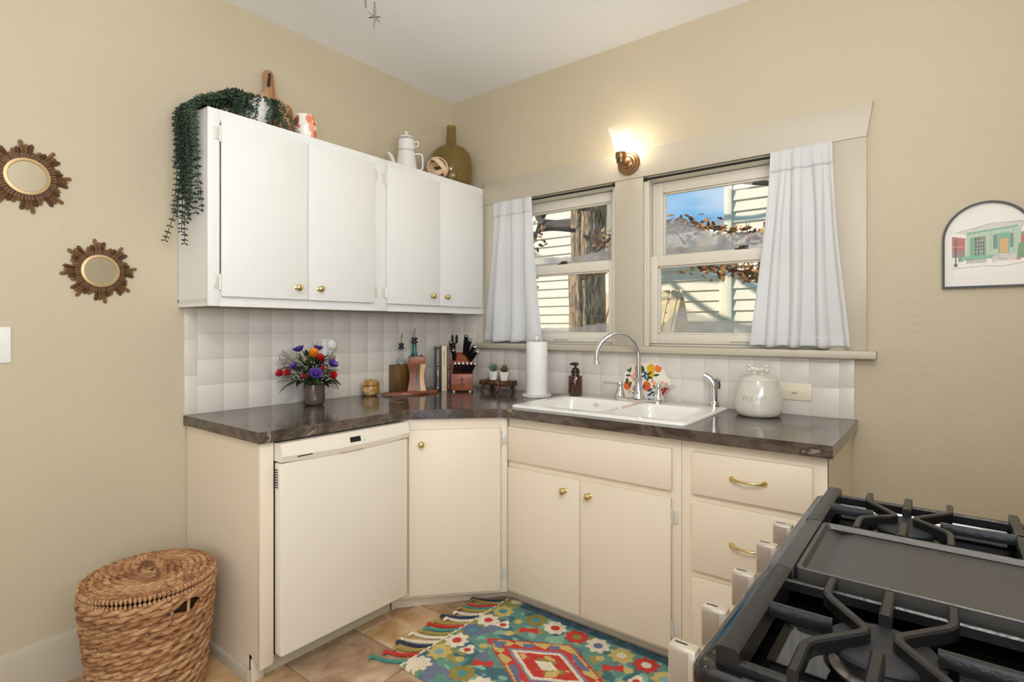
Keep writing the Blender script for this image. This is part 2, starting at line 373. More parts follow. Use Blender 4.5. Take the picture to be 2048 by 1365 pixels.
FR = [([(.40, 1.80), (.585, 1.749), (.668, 1.703), (.787, 1.691), (.903, 1.69), (1.015, 1.703), (1.086, 1.721), (1.131, 1.744)], [(.40, 1.29), (.653, 1.282), (.846, 1.285), (.953, 1.293), (1.019, 1.303), (1.092, 1.311), (1.125, 1.314)]),
      ([(1.40, 1.84), (1.439, 1.834), (1.481, 1.824), (1.519, 1.812), (1.549, 1.792), (1.595, 1.764), (1.66, 1.743), (1.72, 1.731), (1.809, 1.722), (1.859, 1.721), (2.1, 1.76)], [(1.39, 1.29), (1.435, 1.319), (1.461, 1.348), (1.502, 1.387), (1.531, 1.386), (1.585, 1.356), (1.637, 1.338), (1.707, 1.321), (1.772, 1.309), (1.835, 1.302), (2.1, 1.31)])]
for i, (a, b) in enumerate(WX):
    wd = struct(bpy.data.objects.new('window_%d' % (i+1), None)); COL.objects.link(wd); wd.location = ((a+b)/2, .06, WZ[0])
    m = MB()
    for q in ((a, a+.014), (b-.014, b)): m.box(q[0], q[1], -.004, .139, WZ[0], WZ[1], .002)
    m.box(a, b, -.004, .139, WZ[1]-.014, WZ[1], .002); m.box(a, b, .03, .139, WZ[0], WZ[0]+.012, .002)
    for q in ((a+.014, a+.026), (b-.026, b-.014)): m.box(q[0], q[1], -.002, .018, WZ[0], WZ[1]-.014, .003)
    m.build('window_frame', m_sash, wd, True)
    us_ = sash(a+.016, b-.016, 1.600, 2.012, .066, .102, .055, .052, .04).build('upper_sash', m_sash, wd, True)
    ls_ = sash(a+.016, b-.016, 1.203, 1.638, .022, .060, .045, .052, .046).build('lower_sash', m_sash, wd, True)
    MB().box(a+.068, b-.068, .086, .090, 1.638, 1.962).build('pane', m_glass, us_, True, smooth=False)
    MB().box(a+.058, b-.058, .044, .048, 1.247, 1.588).build('pane', m_glass, ls_, True, smooth=False)
    c = (a+b)/2+.05
    MB().box(c-.045, c+.045, .012, .023, 1.217, 1.224, .002).box(c-.045, c-.036, .014, .024, 1.214, 1.222, .002).box(c+.036, c+.045, .014, .024, 1.214, 1.222, .002).build('lift_handle', m_sash, ls_, True)
    lk = MB().box(c-.028, c+.028, .028, .05, 1.637, 1.645, .002).lathe([(0, .012), (.012, .012), (.013, 0), (0, 0)], 14, (c, .04, 1.643)).box(c-.004, c+.03, .034, .042, 1.648, 1.656, .002)
    lk.build('sash_lock', mat('dark_bronze', (62, 54, 50), .35, .8), ls_, True)
    frost(us_, a+.069, b-.069, 1.640, .0845, FR[i][0], .9); frost(ls_, a+.059, b-.059, 1.249, .0425, FR[i][1], .85)
    for o in (us_, ls_):
        for ch in o.children:
            if ch.name.startswith('frost'): ch.data.transform(Matrix.Translation(-root_loc(o)))

# ================================================================ OUTSIDE
m_ground = mat('winter_lawn', (150, 140, 100), .95, bump=.3, bscale=12, vary=.3, vscale=3)
struct(MB().raw([(-40, .15, -.45), (40, .15, -.45), (40, 60, -.45), (-40, 60, -.45)], [(0, 1, 2, 3)]).build('ground', m_ground, smooth=False))
m_sid = mat('cream_siding', (228, 219, 194), .7, bump=.06, bscale=30, vary=.05, vscale=4)
m_roof = mat('pale_roof', (214, 208, 206), .8, vary=.1, bump=.2, bscale=30)
def house(label, x0, x1, y, z0, z1, depth, roof=None, corner=True):
    h = thing('neighbour_house', label, 'house', ((x0+x1)/2, y, z0))
    MB().box(x0+.02, x1-.02, y+.03, y+depth, z0, z1).build('wall', m_sid, h, True, smooth=False)
    z = z0; ex = .152
    brd = None
    while z < z1-.02:
        if brd is None:
            brd = MB().prism([(-.016, 0), (.026, 0), (.026, ex+.012), (.014, ex+.012)], x0-(x0+x1)/2, x1-(x0+x1)/2, 'x').build('clapboard', m_sid, h, smooth=False); brd.location = (0, 0, 0)
        else:
            c = brd.copy(); COL.objects.link(c); c.parent = h; c.location = (0, 0, z-z0)
        z += ex
    if corner:
        for xx in (x0, x1): MB().box(xx-.05, xx+.05, y-.03, y+.05, z0, z1, .004).build('corner_board', m_sid, h, True)
    if roof:
        m = MB().prism(roof, x0-.03, x1+.03, 'x'); m.build('roof', m_roof, h, True, smooth=False)
    return h
house('tall cream clapboard house close beyond the right window', .165, 6.5, 5.3, -.45, 4.9, 5, [(5.0, 4.9), (5.0, 5.0), (8, 6.6), (8, 6.5)])
house('low cream clapboard house wing with pale sloping roof', -1.75, .06, 5.42, -.45, 2.55, 5, [(5.05, 2.42), (5.05, 2.52), (8.6, 3.45), (8.6, 3.35)])
house('cream clapboard house behind the big tree trunk', -9.5, -1.95, 5.6, -.45, 4.6, 2.3, [(5.3, 4.6), (5.3, 4.7), (6.8, 5.5), (6.8, 5.4)])
# big oak close to the left window
m_bark = ramp_mat('oak_bark', [(.3, (52, 42, 36)), (.48, (122, 100, 76)), (.62, (176, 150, 114)), (.8, (205, 182, 142))], .9, 9, (3.2, 3.2, .55), 9, 1.2, bump=1.0)
m_twig = mat('twig_bark', (70, 58, 50), .9)
oak = thing('oak_tree', 'thick rough-barked oak with clinging brown leaves outside the window', 'tree', (-1.05, 3.52, -.45))
def ring_tube(path, rad, seg, amp, seed):
    vs, fs = [], []
    for i, (p, r) in enumerate(zip(path, rad)):
        for k in range(seg):
            q = 2*PI*k/seg; rr = r*(1+amp*noise.noise((math.cos(q)*5+seed, math.sin(q)*5, p[2]*.9))+amp*.6*noise.noise((math.cos(q)*13, math.sin(q)*13+seed, p[2]*2)))
            vs.append((p[0]+rr*math.cos(q), p[1]+rr*math.sin(q), p[2]))
    for i in range(len(path)-1):
        for k in range(seg): fs.append((i*seg+k, i*seg+(k+1) % seg, (i+1)*seg+(k+1) % seg, (i+1)*seg+k))
    return vs, fs
zs = [-.45+.08*i for i in range(33)]
pth = [(-1.05+.01*math.sin(z*2), 3.52, z) for z in zs]; rd = [.238+.10*math.exp(-(z+.45)*2.2)-.006*z for z in zs]
MB().raw(*ring_tube(pth, rd, 72, .09, 3)).build('trunk', m_bark, oak, True, angle=180)
for (dx, dy, r0, sd) in ((-.30, .1, .15, 8), (.26, .12, .17, 5)):
    p2 = [(-1.05+dx*.22+dx*t*t*.9, 3.52+dy*t, 1.95+2.6*t) for t in [i/24 for i in range(25)]]
    MB().raw(*ring_tube(p2, [r0*(1-.35*i/24) for i in range(25)], 48, .16, sd)).build('limb', m_bark, oak, True, angle=180)
brs = [[(-1.0, 3.3, 1.9), (-.6, 3.1, 2.25), (-.1, 3.0, 2.4), (.5, 2.95, 2.32), (1.1, 2.9, 2.15)], [(-1.0, 3.3, 2.0), (-.5, 2.9, 2.0), (.2, 2.6, 2.05), (.8, 2.5, 1.86), (1.25, 2.5, 1.75)],
       [(-1.1, 3.3, 2.5), (-1.25, 2.8, 2.45), (-1.2, 2.4, 2.2), (-1.05, 2.1, 2.1)], [(-.9, 3.25, 1.9), (-.7, 2.9, 1.95), (-.35, 2.7, 1.98), (0, 2.6, 2.1)],
       [(-1.2, 3.5, 3.2), (-.4, 3.4, 3.9), (.8, 3.6, 4.1), (2.2, 3.9, 4.0)], [(-1, 3.5, 3.4), (0, 3.9, 3.6), (1.2, 4.2, 3.3), (2.6, 4.4, 3.1)], [(-1, 3.4, 3), (.2, 3.2, 3.3), (1.6, 3.4, 3.2), (3, 3.6, 2.7)], [(-1, 3.4, 2.8), (-2.2, 3.2, 3.3), (-3.6, 3.2, 3.3)], [(.2, 3.2, 3.3), (.7, 3.5, 2.9), (1.3, 3.8, 2.75), (2.0, 4.0, 2.3)], [(-1.1, 3.5, 2.9), (-1.6, 4.0, 3.3), (-1.3, 4.4, 3.6), (-.4, 4.6, 3.45), (.4, 4.7, 3.5)], [(-1.1, 3.5, 2.6), (-2.0, 3.9, 2.8), (-2.4, 4.4, 3.2), (-2.2, 4.8, 3.7)], [(-1.6, 4.0, 3.3), (-2.2, 4.3, 3.1), (-2.7, 4.6, 2.6)]]
for i, P in enumerate(brs):
    c = catmull(P, 7); n = len(c)
    MB().tube(c, [.028*(1-.85*k/n)*(2.6 if i > 8 else 1.8 if i > 3 else 1) for k in range(n)], 6).build('branch', m_twig, oak, True)
def leaves(pts, per, spread, size, seed):
    rnd = random.Random(seed); m = MB()
    for P in pts:
        for _ in range(per):
            c = Vector(P)+Vector((rnd.gauss(0, spread), rnd.gauss(0, spread), rnd.gauss(0, spread*.7)))
            s_ = size*rnd.uniform(.6, 1.2); R = Euler((rnd.uniform(-1.4, 1.4), rnd.uniform(-1.4, 1.4), rnd.uniform(0, 6.3))).to_matrix().to_4x4()
            prof = [(0, -.5), (.16, -.3), (.1, -.18), (.28, -.02), (.14, .08), (.24, .24), (.1, .3), (0, .52)]
            vs = [(x*s_, y*s_, abs(x)*s_*.35) for x, y in prof]+[(-x*s_, y*s_, abs(x)*s_*.35) for x, y in prof[1:-1]]; k = len(prof)
            fs = []
            for a in range(1, k-1):
                nx = a+1
                la = k+a-1; lb = k+nx-1 if nx < k-1 else k-1
                fs.append((a, nx if nx < k-1 else k-1, lb, la) if nx < k-1 else (a, k-1, la))
            fs.append((0, 1, k))
            m.raw(vs, fs, Matrix.Translation(c) @ R)
    return m
lf = [mat('dry_leaf_%d' % i, c, .7) for i, c in enumerate([(150, 96, 52), (196, 140, 76), (108, 66, 40)])]
for i in range(3):
    P = [p for B in (brs[0], brs[1], brs[3]) for p in catmull(B, 4)[4:]]
    stuff(leaves(P, 9, .075, .085, i).build('leaf_cluster', lf[i], oak, True, smooth=False))
    P = [p for p in catmull(brs[2], 4)[5:]]+[(-1.18, 2.4, 1.95), (-1.1, 2.35, 1.85), (-1.28, 2.5, 2.1)]
    stuff(leaves(P, 5, .07, .085, 10+i).build('leaf_cluster', lf[i], oak, True, smooth=False))
# slatted wooden cover leaning in the yard
m_wd = mat('weathered_wood', (206, 180, 138), .8, vary=.15, vscale=6)
sc = thing('slatted_cold_frame', 'slatted timber lean-to cover standing against clapboard wall', 'cover', (-.95, 4.85, -.45))
for k in range(9):
    x = -1.55+.13*k
    MB().raw([(x, 4.45, .9), (x+.1, 4.45, .9), (x+.1, 4.95, 1.82), (x, 4.95, 1.82), (x, 4.47, .88), (x+.1, 4.47, .88), (x+.1, 4.97, 1.80), (x, 4.97, 1.80)], [(0, 1, 2, 3), (7, 6, 5, 4), (0, 4, 5, 1), (2, 6, 7, 3), (0, 3, 7, 4), (1, 5, 6, 2)]).build('slat', m_wd, sc, True, smooth=False)
for t in (.12, .5, .88): MB().box(-1.6, -.36, 4.47+.5*t, 4.52+.5*t, .86+.92*t, .90+.92*t).build('cross_rail', m_wd, sc, True, smooth=False)
MB().prism([(4.45, -.45), (5.25, -.45), (5.25, 1.2), (4.97, 1.83), (4.45, .9)], -.40, -.36, 'x').build('side_panel', m_wd, sc, True, smooth=False)
MB().prism([(4.45, -.45), (5.25, -.45), (5.25, 1.2), (4.97, 1.83), (4.45, .9)], -1.6, -1.56, 'x').build('side_panel', m_wd, sc, True, smooth=False)
# ================================================================ CABINETS
def door_panel(m, x0, x1, y0, y1, z0, z1): return m.box(x0, x1, y0, y1, z0, z1, .004, 2)
KNOB = [(0, -.001), (.011, -.001), (.0115, .002), (.006, .005), (.0055, .011), (.011, .015), (.0145, .020), (.0145, .025), (.010, .030), (0, .0315)]
def knob(parent, loc, rz):            # a round knob whose axis points along local +x turned by rz
    o = MB().lathe(KNOB, 20, M=TR(rx=0, ry=PI/2)).build('knob', m_brass, parent); o['label'] = 'polished brass knob'
    o.matrix_local = TR(loc, rz=rz); return o
HB = None
def hinge(parent, loc, rz, side=1):
    m = MB().cyl((.006, 0, -.026), (.006, 0, .026), .0042, seg=10).ball((.006, 0, .028), .0045, 8, 6).ball((.006, 0, -.028), .0045, 8, 6)
    m.box(0, .003, 0, .022*side, -.024, .024, .001).box(.004, .006, -.010*side, 0, -.02, .02)
    o = m.build('hinge', m_hinge, parent); o.matrix_local = TR(loc, rz=rz); return o
# ---- wall cabinet over the left counter (faces +x)
UX, UY0, UZ0, UZ1 = .280, -1.634, 1.366, 2.138
uc = thing('wall_cabinet', 'white painted wall cabinet with four slab doors above the tiled splashback', 'cabinet', (.14, -.82, UZ0))
m = MB().box(.002, UX-.02, UY0, -.004, UZ0+.012, UZ0+.03).box(.002, UX-.02, UY0, -.004, UZ1-.018, UZ1)
m.box(.002, UX-.02, UY0, UY0+.018, UZ0+.0, UZ1).box(.002, UX-.02, -.022, -.004, UZ0, UZ1).box(.002, .01, UY0, -.004, UZ0+.02, UZ1)
m.build('carcass', m_cab, uc, True)
m = MB().box(UX-.02, UX, UY0, UY0+.045, UZ0, UZ1, .002).box(UX-.02, UX, -.049, -.004, UZ0, UZ1, .002).box(UX-.02, UX, -.87, -.76, UZ0, UZ1, .002)
for a, b_ in ((UY0+.045, -.87), (-.76, -.049)): m.box(UX-.02, UX-.0004, a, b_, UZ0, UZ0+.06).box(UX-.02, UX-.0004, a, b_, UZ1-.05, UZ1)
m.build('face_frame', m_cab, uc, True)
lo = Vector(uc.location)
for (y0, y1, ky, hy) in ((-1.588, -1.2185, -1.272, -1.588), (-1.2155, -.852, -1.165, -.852), (-.772, -.4065, -.468, -.772), (-.4035, -.042, -.360, -.042)):
    d = door_panel(MB(), UX+.001, UX+.0185, y0, y1, 1.404, 2.098).build('door', m_cab, uc, True)
    knob(d, Vector((UX+.0185, ky, 1.456))-lo, 0)
    for hz in (1.46, 2.042): hinge(d, Vector((UX+.001, hy+(-.003 if hy < ky else .003), hz))-lo, 0, -1 if hy < ky else 1)
# ---- base units
ZB, ZT = .068, .872
ep = thing('cabinet_end_panel', 'white painted end panel and stile beside the dishwasher', 'cabinet panel', (.3, -1.6, 0))
MB().prism([(.004, .0), (.545, 0), (.545, .085), (.600, .085), (.600, .871), (.004, .871)], -1.600, -1.578, 'y').build('side_panel', m_cab_warm, ep, True, smooth=False)
MB().prism([(-1.602, .07), (-1.557, .07), (-1.552, .08), (-1.552, .871), (-1.602, .871)], .598, .618, 'x', .002).build('stile', m_cab_warm, ep, True)
MB().prism([(-1.601, 0), (-1.612, 0), (-1.612, .035), (-1.607, .042), (-1.601, .044)], .024, .545, 'x').build('shoe_moulding', m_trim, ep, True)
MB().box(.535, .556, -1.60, -1.555, 0, .1, .002).build('toe_block', m_cab_warm, ep, True)
# ---- dishwasher
dw = thing('dishwasher', 'white built-in dishwasher with black display under the left counter', 'dishwasher', (.33, -1.255, 0))
m_dw = mat('dishwasher_white', (238, 229, 213), .25, coat=.2)  # white enamel with the warm bounce light put into its colour
MB().box(.03, .612, -1.546, -.966, .1, .862).build('tub', mat('dark_gap', (40, 38, 36), .8), dw, True, smooth=False)
dr = MB().box(.614, .661, -1.548, -.960, .105, .795, .006, 3).build('door', m_dw, dw, True)
m = MB()                                     # control panel with a bowed lower edge
ny = 24; vs = []; fs = []
for i in range(ny+1):
    y = -1.549+.590*i/ny; s = (i/ny-.5)*2; zb = .797-.010*(1-s*s)+.004
    for (x, z) in ((.614, zb), (.664, zb), (.672, zb+.022), (.658, .866), (.614, .866)): vs.append((x, y, z))
for i in range(ny):
    for k in range(5): fs.append((i*5+k, i*5+(k+1) % 5, i*5+5+(k+1) % 5, i*5+5+k))
fs += [(0, 1, 2, 3, 4), tuple(ny*5+k for k in (4, 3, 2, 1, 0))]
cp = m.raw(vs, fs).build('control_panel', m_dw, dw, True, angle=25)
def on_panel(y0, y1, z0, z1, name, mt, e=.0008):
    f = lambda z: .672-(z-.813)*(.014/.049)+e
    return MB().raw([(f(z0), y0, z0), (f(z0), y1, z0), (f(z1), y1, z1), (f(z1), y0, z1), (f(z0)-.003, y0, z0), (f(z0)-.003, y1, z0), (f(z1)-.003, y1, z1), (f(z1)-.003, y0, z1)], [(0, 1, 2, 3), (4, 7, 6, 5), (0, 4, 5, 1), (1, 5, 6, 2), (2, 6, 7, 3), (3, 7, 4, 0)]).build(name, mt, cp, True, smooth=False)
on_panel(-1.262, -1.212, .826, .846, 'display', mat('display_black', (20, 24, 22), .1))
m_ink = mat('grey_print', (150, 140, 128), .6)
for k in range(7): on_panel(-1.365+.015*k, -1.357+.015*k, .838, .844, 'printed_mark', m_ink, .0004)
for k in range(6): on_panel(-1.198+.02*k, -1.187+.02*k, .826+.001*k, .831+.001*k, 'button_mark', m_ink, .0004)
on_panel(-1.49, -1.43, .812, .8155, 'vent_slot', m_black, .0006)
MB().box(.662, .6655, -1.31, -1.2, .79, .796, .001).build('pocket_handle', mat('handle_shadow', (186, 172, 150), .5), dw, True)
for k in range(8): MB().box(.622, .640, -1.5495, -1.547, .705+.009*k, .709+.009*k).build('side_vent', m_black, dr, True, smooth=False)
MB().box(.52, .54, -1.55, -.958, 0, .1).build('toe_panel', mat('toe_panel_cream', (214, 204, 180), .4), dw, True, smooth=False)
# ---- corner base unit with an angled face
A = Vector((.612, -.940, 0)); B = Vector((.935, -.600, 0)); ang = math.atan2(B.y-A.y, B.x-A.x); LEN = (B-A).length
cc = thing('corner_base_cabinet', 'white corner base cabinet with an angled single door', 'cabinet', (.3, -.45, 0))
MF = Matrix.Translation(A-Vector(cc.location)) @ Matrix.Rotation(ang, 4, 'Z')      # local x along the face, local -y out of it
body = MB().prism([(.01, -.955), (.600, -.955), (.925, -.612), (.925, -.01), (.01, -.01)], ZB, ZT); body.build('carcass', m_cab_warm, cc, True, smooth=False)
m = MB().box(-.002, .03, -.004, .016, ZB, ZT, .001).box(LEN-.028, LEN+.0, -.004, .016, ZB, ZT, .001).box(.03, LEN-.028, -.0036, .016, ZB, .09).box(.03, LEN-.028, -.0036, .016, .82, ZT)
m.bm.transform(MF); m.build('face_frame', m_cab_warm, cc)
m = door_panel(MB(), .022, LEN-.034, -.023, -.005, .084, .824); m.bm.transform(MF); d = m.build('door', m_cab_warm, cc)
k = knob(d, (0, 0, 0), 0); k.matrix_local = MF @ TR((.078, -.023, .762), rz=-PI/2)
for hz in (.16, .77):
    h = hinge(d, (0, 0, 0), 0); h.matrix_local = MF @ TR((LEN-.028, -.005, hz), rz=-PI/2)
MB().prism([(.545, -.955), (.548, -.93), (.868, -.53), (.936, -.53), (.936, -.515), (.85, -.515), (.53, -.92)], 0, ZB-.001).build('toe_panel', m_cab_warm, cc, True, smooth=False)
# ---- sink unit and drawer unit (face -y)
FYB, FYD = -.594, -.611
fx = lambda x: 2.514-(2.514-x)*.9925
sk = thing('sink_base_cabinet', 'white sink base cabinet with false front and two doors', 'cabinet', (1.33, -.3, 0))
MB().box(.937, .955, -.576, -.01, ZB, ZT).box(1.737, 1.752, -.576, -.01, ZB, ZT).box(.937, 1.752, -.576, -.01, ZB, ZB+.02).build('carcass', m_cab_warm, sk, True, smooth=False)
m = MB().box(.937, .96, FYB, -.576, ZB, ZT, .001).box(1.715, 1.752, FYB, -.576, ZB, ZT, .001).box(.96, 1.715, FYB+.0004, -.576, ZB, .095).box(.96, 1.715, FYB+.0004, -.576, .64, .69).box(.96, 1.715, FYB+.0004, -.576, .825, ZT)
m.build('face_frame', m_cab_warm, sk, True)
lo = Vector(sk.location)
for (x0, x1, kx, hx) in ((.944, 1.3245, 1.253, .944), (1.3275, fx(1.711), 1.3735, fx(1.711))):
    d = door_panel(MB(), x0, x1, FYD, FYB-.001, .083, .645).build('door', m_cab_warm, sk, True)
    knob(d, Vector((kx, FYD, .592))-lo, -PI/2)
    for hz in ((.16, .575) if hx > kx else ()): hinge(d, Vector((hx+.003, FYB-.001, hz))-lo, -PI/2, -1 if hx < kx else 1)
door_panel(MB(), .944, fx(1.713), FYD, FYB-.001, .675, .831).build('false_drawer_front', m_cab_warm, sk, True)
MB().box(.938, 1.752, -.53, -.515, 0, ZB-.001).build('toe_panel', m_cab_warm, sk, True, smooth=False)
du = thing('drawer_base_cabinet', 'white three-drawer base cabinet with brass bow pulls', 'cabinet', (1.99, -.3, 0))
MB().box(1.755, 1.772, -.576, -.01, ZB, ZT).box(2.208, 2.226, -.590, -.003, 0, ZT).box(1.755, 2.22, -.576, -.01, ZB, ZB+.02).build('carcass', m_cab_warm, du, True, smooth=False)
m = MB().box(1.754, 1.80, FYB, -.576, ZB, ZT, .001).box(2.180, 2.226, FYB, -.576, ZB, ZT, .001)
for a, b_ in ((ZB, .11), (.375, .41), (.65, .69), (.83, ZT)): m.box(1.80, 2.18, FYB+.0004, -.576, a, b_)
m.build('face_frame', m_cab_warm, du, True)
lo = Vector(du.location)
def bow_pull(parent, x0, x1, z):
    m = MB(); p = [(x0+(x1-x0)*t, FYD-.004-.024*math.sin(PI*min(1, max(0, t)))**.7, z) for t in [i/18 for i in range(19)]]
    m.tube(p, [.0062-.0026*math.sin(PI*i/18) for i in range(19)], 10)
    for x in (x0, x1): m.lathe([(0, 0), (.010, 0), (.010, .003), (.006, .008), (0, .009)], 14, M=TR((x, FYD, z), rx=PI/2))
    o = m.build('pull_handle', m_brass, parent, True); o['label'] = 'polished brass bow pull'
for (z0, z1) in ((.679, .832), (.403, .653), (.098, .378)):
    d = door_panel(MB(), 1.797, fx(2.184), FYD, FYB-.001, z0, z1).build('drawer_front', m_cab_warm, du, True)
    bow_pull(d, 1.938, 2.045, {.679: .757, .403: .527, .098: .24}[z0])
MB().box(1.752, 2.206, -.53, -.515, 0, ZB-.001).build('toe_panel', m_cab_warm, du, True, smooth=False)
# ---- continuous worktop with the sink cut-out
SX0, SX1, SY0, SY1 = .930, 1.760, -.582, -.030
outer = [(.003, -1.614), (.634, -1.614), (.636, -1.56)]+[(.638, -.955), (.645, -.937), (.658, -.922)]+[(.925, -.655), (.940, -.643), (.962, -.637)]+[(2.246, -.632), (2.246, -.003), (.003, -.003)]
hole = [(SX0+.03, SY0+.03), (SX1-.03, SY0+.03), (SX1-.03, SY1-.03), (SX0+.03, SY1-.03)]
b = bmesh.new(); ed = []
for loop in (outer, hole):
    vv = [b.verts.new((x, y, .914)) for x, y in loop]
    for i in range(len(vv)): ed.append(b.edges.new((vv[i], vv[(i+1) % len(vv)])))
bmesh.ops.triangle_fill(b, edges=ed, use_beauty=True)
r = bmesh.ops.extrude_face_region(b, geom=b.faces[:])
bmesh.ops.translate(b, verts=[v for v in r['geom'] if isinstance(v, bmesh.types.BMVert)], vec=(0, 0, -.041))
mm = MB(); mm.bm.free(); mm.bm = b
wt = mm.build('countertop', m_counter, smooth=False); tag(wt, 'dark grey-brown stone-look countertop with glossy veined edge', 'countertop')
# ---- white double-bowl drop-in sink
sn = thing('kitchen_sink', 'white enamel double-bowl drop-in sink in the dark counter', 'sink', ((SX0+SX1)/2, (SY0+SY1)/2, .914))
ZS = .926
def rrect(x0, x1, y0, y1, r, n=5):
    out = []
    for cx, cy, a0 in ((x1-r, y0+r, -PI/2), (x1-r, y1-r, 0), (x0+r, y1-r, PI/2), (x0+r, y0+r, PI)):
        out += [(cx+r*math.cos(a0+PI/2*i/n), cy+r*math.sin(a0+PI/2*i/n)) for i in range(n+1)]
    return out
def loft(m, loops):
    n = len(loops[0]); vs = [p for l in loops for p in l]; fs = []
    for i in range(len(loops)-1):
        for k in range(n): fs.append((i*n+k, i*n+(k+1) % n, (i+1)*n+(k+1) % n, (i+1)*n+k))
    return m.raw(vs, fs), vs, fs
b = bmesh.new(); ed = []
bowls = [(SX0+.055, 1.375, SY0+.05, SY1-.125), (1.405, SX1-.055, SY0+.05, SY1-.125)]
def addloop(pts, z):
    vv = [b.verts.new((x, y, z)) for x, y in pts]
    return vv, [b.edges.new((vv[i], vv[(i+1) % len(vv)])) for i in range(len(vv))]
ro = rrect(SX0+.012, SX1-.012, SY0+.012, SY1-.012, .03)
_, e = addloop(ro, ZS); ed += e
bl = []
for q in bowls: pts = rrect(*q, .05); _, e = addloop(pts, ZS); ed += e; bl.append(pts)
bmesh.ops.triangle_fill(b, edges=ed, use_beauty=True)
mm = MB(); mm.bm.free(); mm.bm = b
def scl(pts, d):
    cx = sum(p[0] for p in pts)/len(pts); cy = sum(p[1] for p in pts)/len(pts); xs = [p[0] for p in pts]; ys = [p[1] for p in pts]
    kx = 1-2*d/(max(xs)-min(xs)); ky = 1-2*d/(max(ys)-min(ys)); return [(cx+(x-cx)*kx, cy+(y-cy)*ky) for x, y in pts]
loft(mm, [[(x, y, z) for x, y in scl(ro, -d)] for d, z in ((0, ZS), (.006, ZS-.001), (.010, ZS-.004), (.012, ZS-.009), (.012, .9145))])
bmesh.ops.remove_doubles(mm.bm, verts=mm.bm.verts[:], dist=1e-5)
mm.build('rim', m_enamel, sn, True, angle=30)
for pts in bl:
    m = MB()
    L = [[(x, y, z) for x, y in scl(pts, d)] for d, z in ((0, ZS), (.004, ZS-.002), (.008, ZS-.008), (.012, ZS-.03), (.022, ZS-.15), (.04, ZS-.17), (.075, ZS-.178), (.16, ZS-.18))]
    loft(m, L); n = len(pts); m.raw(L[-1], [tuple(range(n))])
    bo = m.build('bowl', m_enamel, sn, True, angle=50)
    cx = sum(p[0] for p in pts)/n; cy = sum(p[1] for p in pts)/n
    MB().lathe([(.045, 0), (.043, .004), (.03, .003), (.028, -.004), (0, -.004)], 24, (cx, cy, ZS-.179)).build('drain', m_chrome, bo, True)
# overflow ring seen on the rear wall of the left bowl
MB().tube([(1.155+.0125*math.cos(q), SY1-.1395-.002*math.sin(q), ZS-.03+.008*math.sin(q)) for q in [2*PI*i/20 for i in range(20)]], .0018, 6, closed=True).build('overflow_ring', m_chrome, sn, True)
# ---- faucet
fa = thing('faucet', 'chrome high-arc kitchen faucet with two lever handles', 'faucet', (1.350, -.098, ZS))
m = MB(); loft(m, [[(x, y, z) for x, y in scl(rrect(-.128, .128, -.030, .030, .029), d)] for d, z in ((0, .0), (0, .007), (.004, .012), (.008, .014))])
n = 24; m.raw([(x, y, .014) for x, y in scl(rrect(-.128, .128, -.030, .030, .029), .008)], [tuple(range(n))]); m.build('deck_plate', m_chrome, fa)
MB().lathe([(.031, .013), (.031, .018), (.026, .026), (.022, .05), (.0175, .085), (.0165, .105), (.019, .109), (.019, .114), (.015, .117), (.0, .117)], 24).build('spout_base', m_chrome, fa)
dv = Vector((-.72, -.69, 0)).normalized(); R_ = .104
p = [Vector((0, 0, .1+.112*i/5)) for i in range(6)]+[dv*(R_-R_*math.cos(q))+Vector((0, 0, .212+R_*1.08*math.sin(q))) for q in [PI*i/20 for i in range(1, 20)]]+[dv*(2*R_)+Vector((0, 0, .212-.006*i)) for i in range(0, 4)]
sp = MB().tube(p, .0115, 14).build('spout', m_chrome, fa)
MB().lathe([(.0, .016), (.012, .016), (.0135, .012), (.0125, .006), (.016, 0), (.016, -.005), (.012, -.007), (0, -.007)], 18, tuple(dv*(2*R_)+Vector((0, 0, .186)))).build('aerator', m_chrome, sp)
for sx in (-1, 1):
    h = MB().lathe([(.026, .013), (.027, .017), (.021, .026), (.017, .045), (.013, .06), (.012, .066), (.0145, .070), (.0145, .084), (.010, .090), (0, .092)], 20, (sx*.100, 0, 0)).build('handle_body', m_chrome, fa)
    MB().tube([(sx*.110, 0, .078), (sx*.13, -.002, .079), (sx*.155, -.006, .079), (sx*.178, -.008, .079)], [.005, .0045, .006, .0072], 10).ball((sx*.179, -.008, .079), .0072, 10, 6).build('lever', m_chrome, h)
sy = thing('sink_sprayer', 'chrome pull-out side sprayer at the right end of the sink', 'sprayer', (1.700, -.062, ZS-.001))
MB().lathe([(.024, 0), (.024, .004), (.021, .020), (.019, .026), (.0, .026)], 20).build('collar', m_chrome, sy)
MB().tube([(0, 0, .024), (0, 0, .05), (-.001, 0, .085), (-.004, -.001, .105), (-.014, -.003, .122), (-.030, -.006, .134), (-.042, -.008, .139)], [.0145, .0165, .0175, .0185, .017, .0145, .0155], 16).build('spray_head', m_chrome, sy)
MB().tube([(.008, .002, .128), (.019, .004, .115), (.022, .004, .095), (.020, .004, .082)], [.006, .006, .005, .004], 8).build('trigger', mat('dark_chrome', (90, 90, 92), .2, 1), sy)
MB().box(-.03, .025, -.02, .03, -.026, -.001).build('hose_stub', m_black, sy)
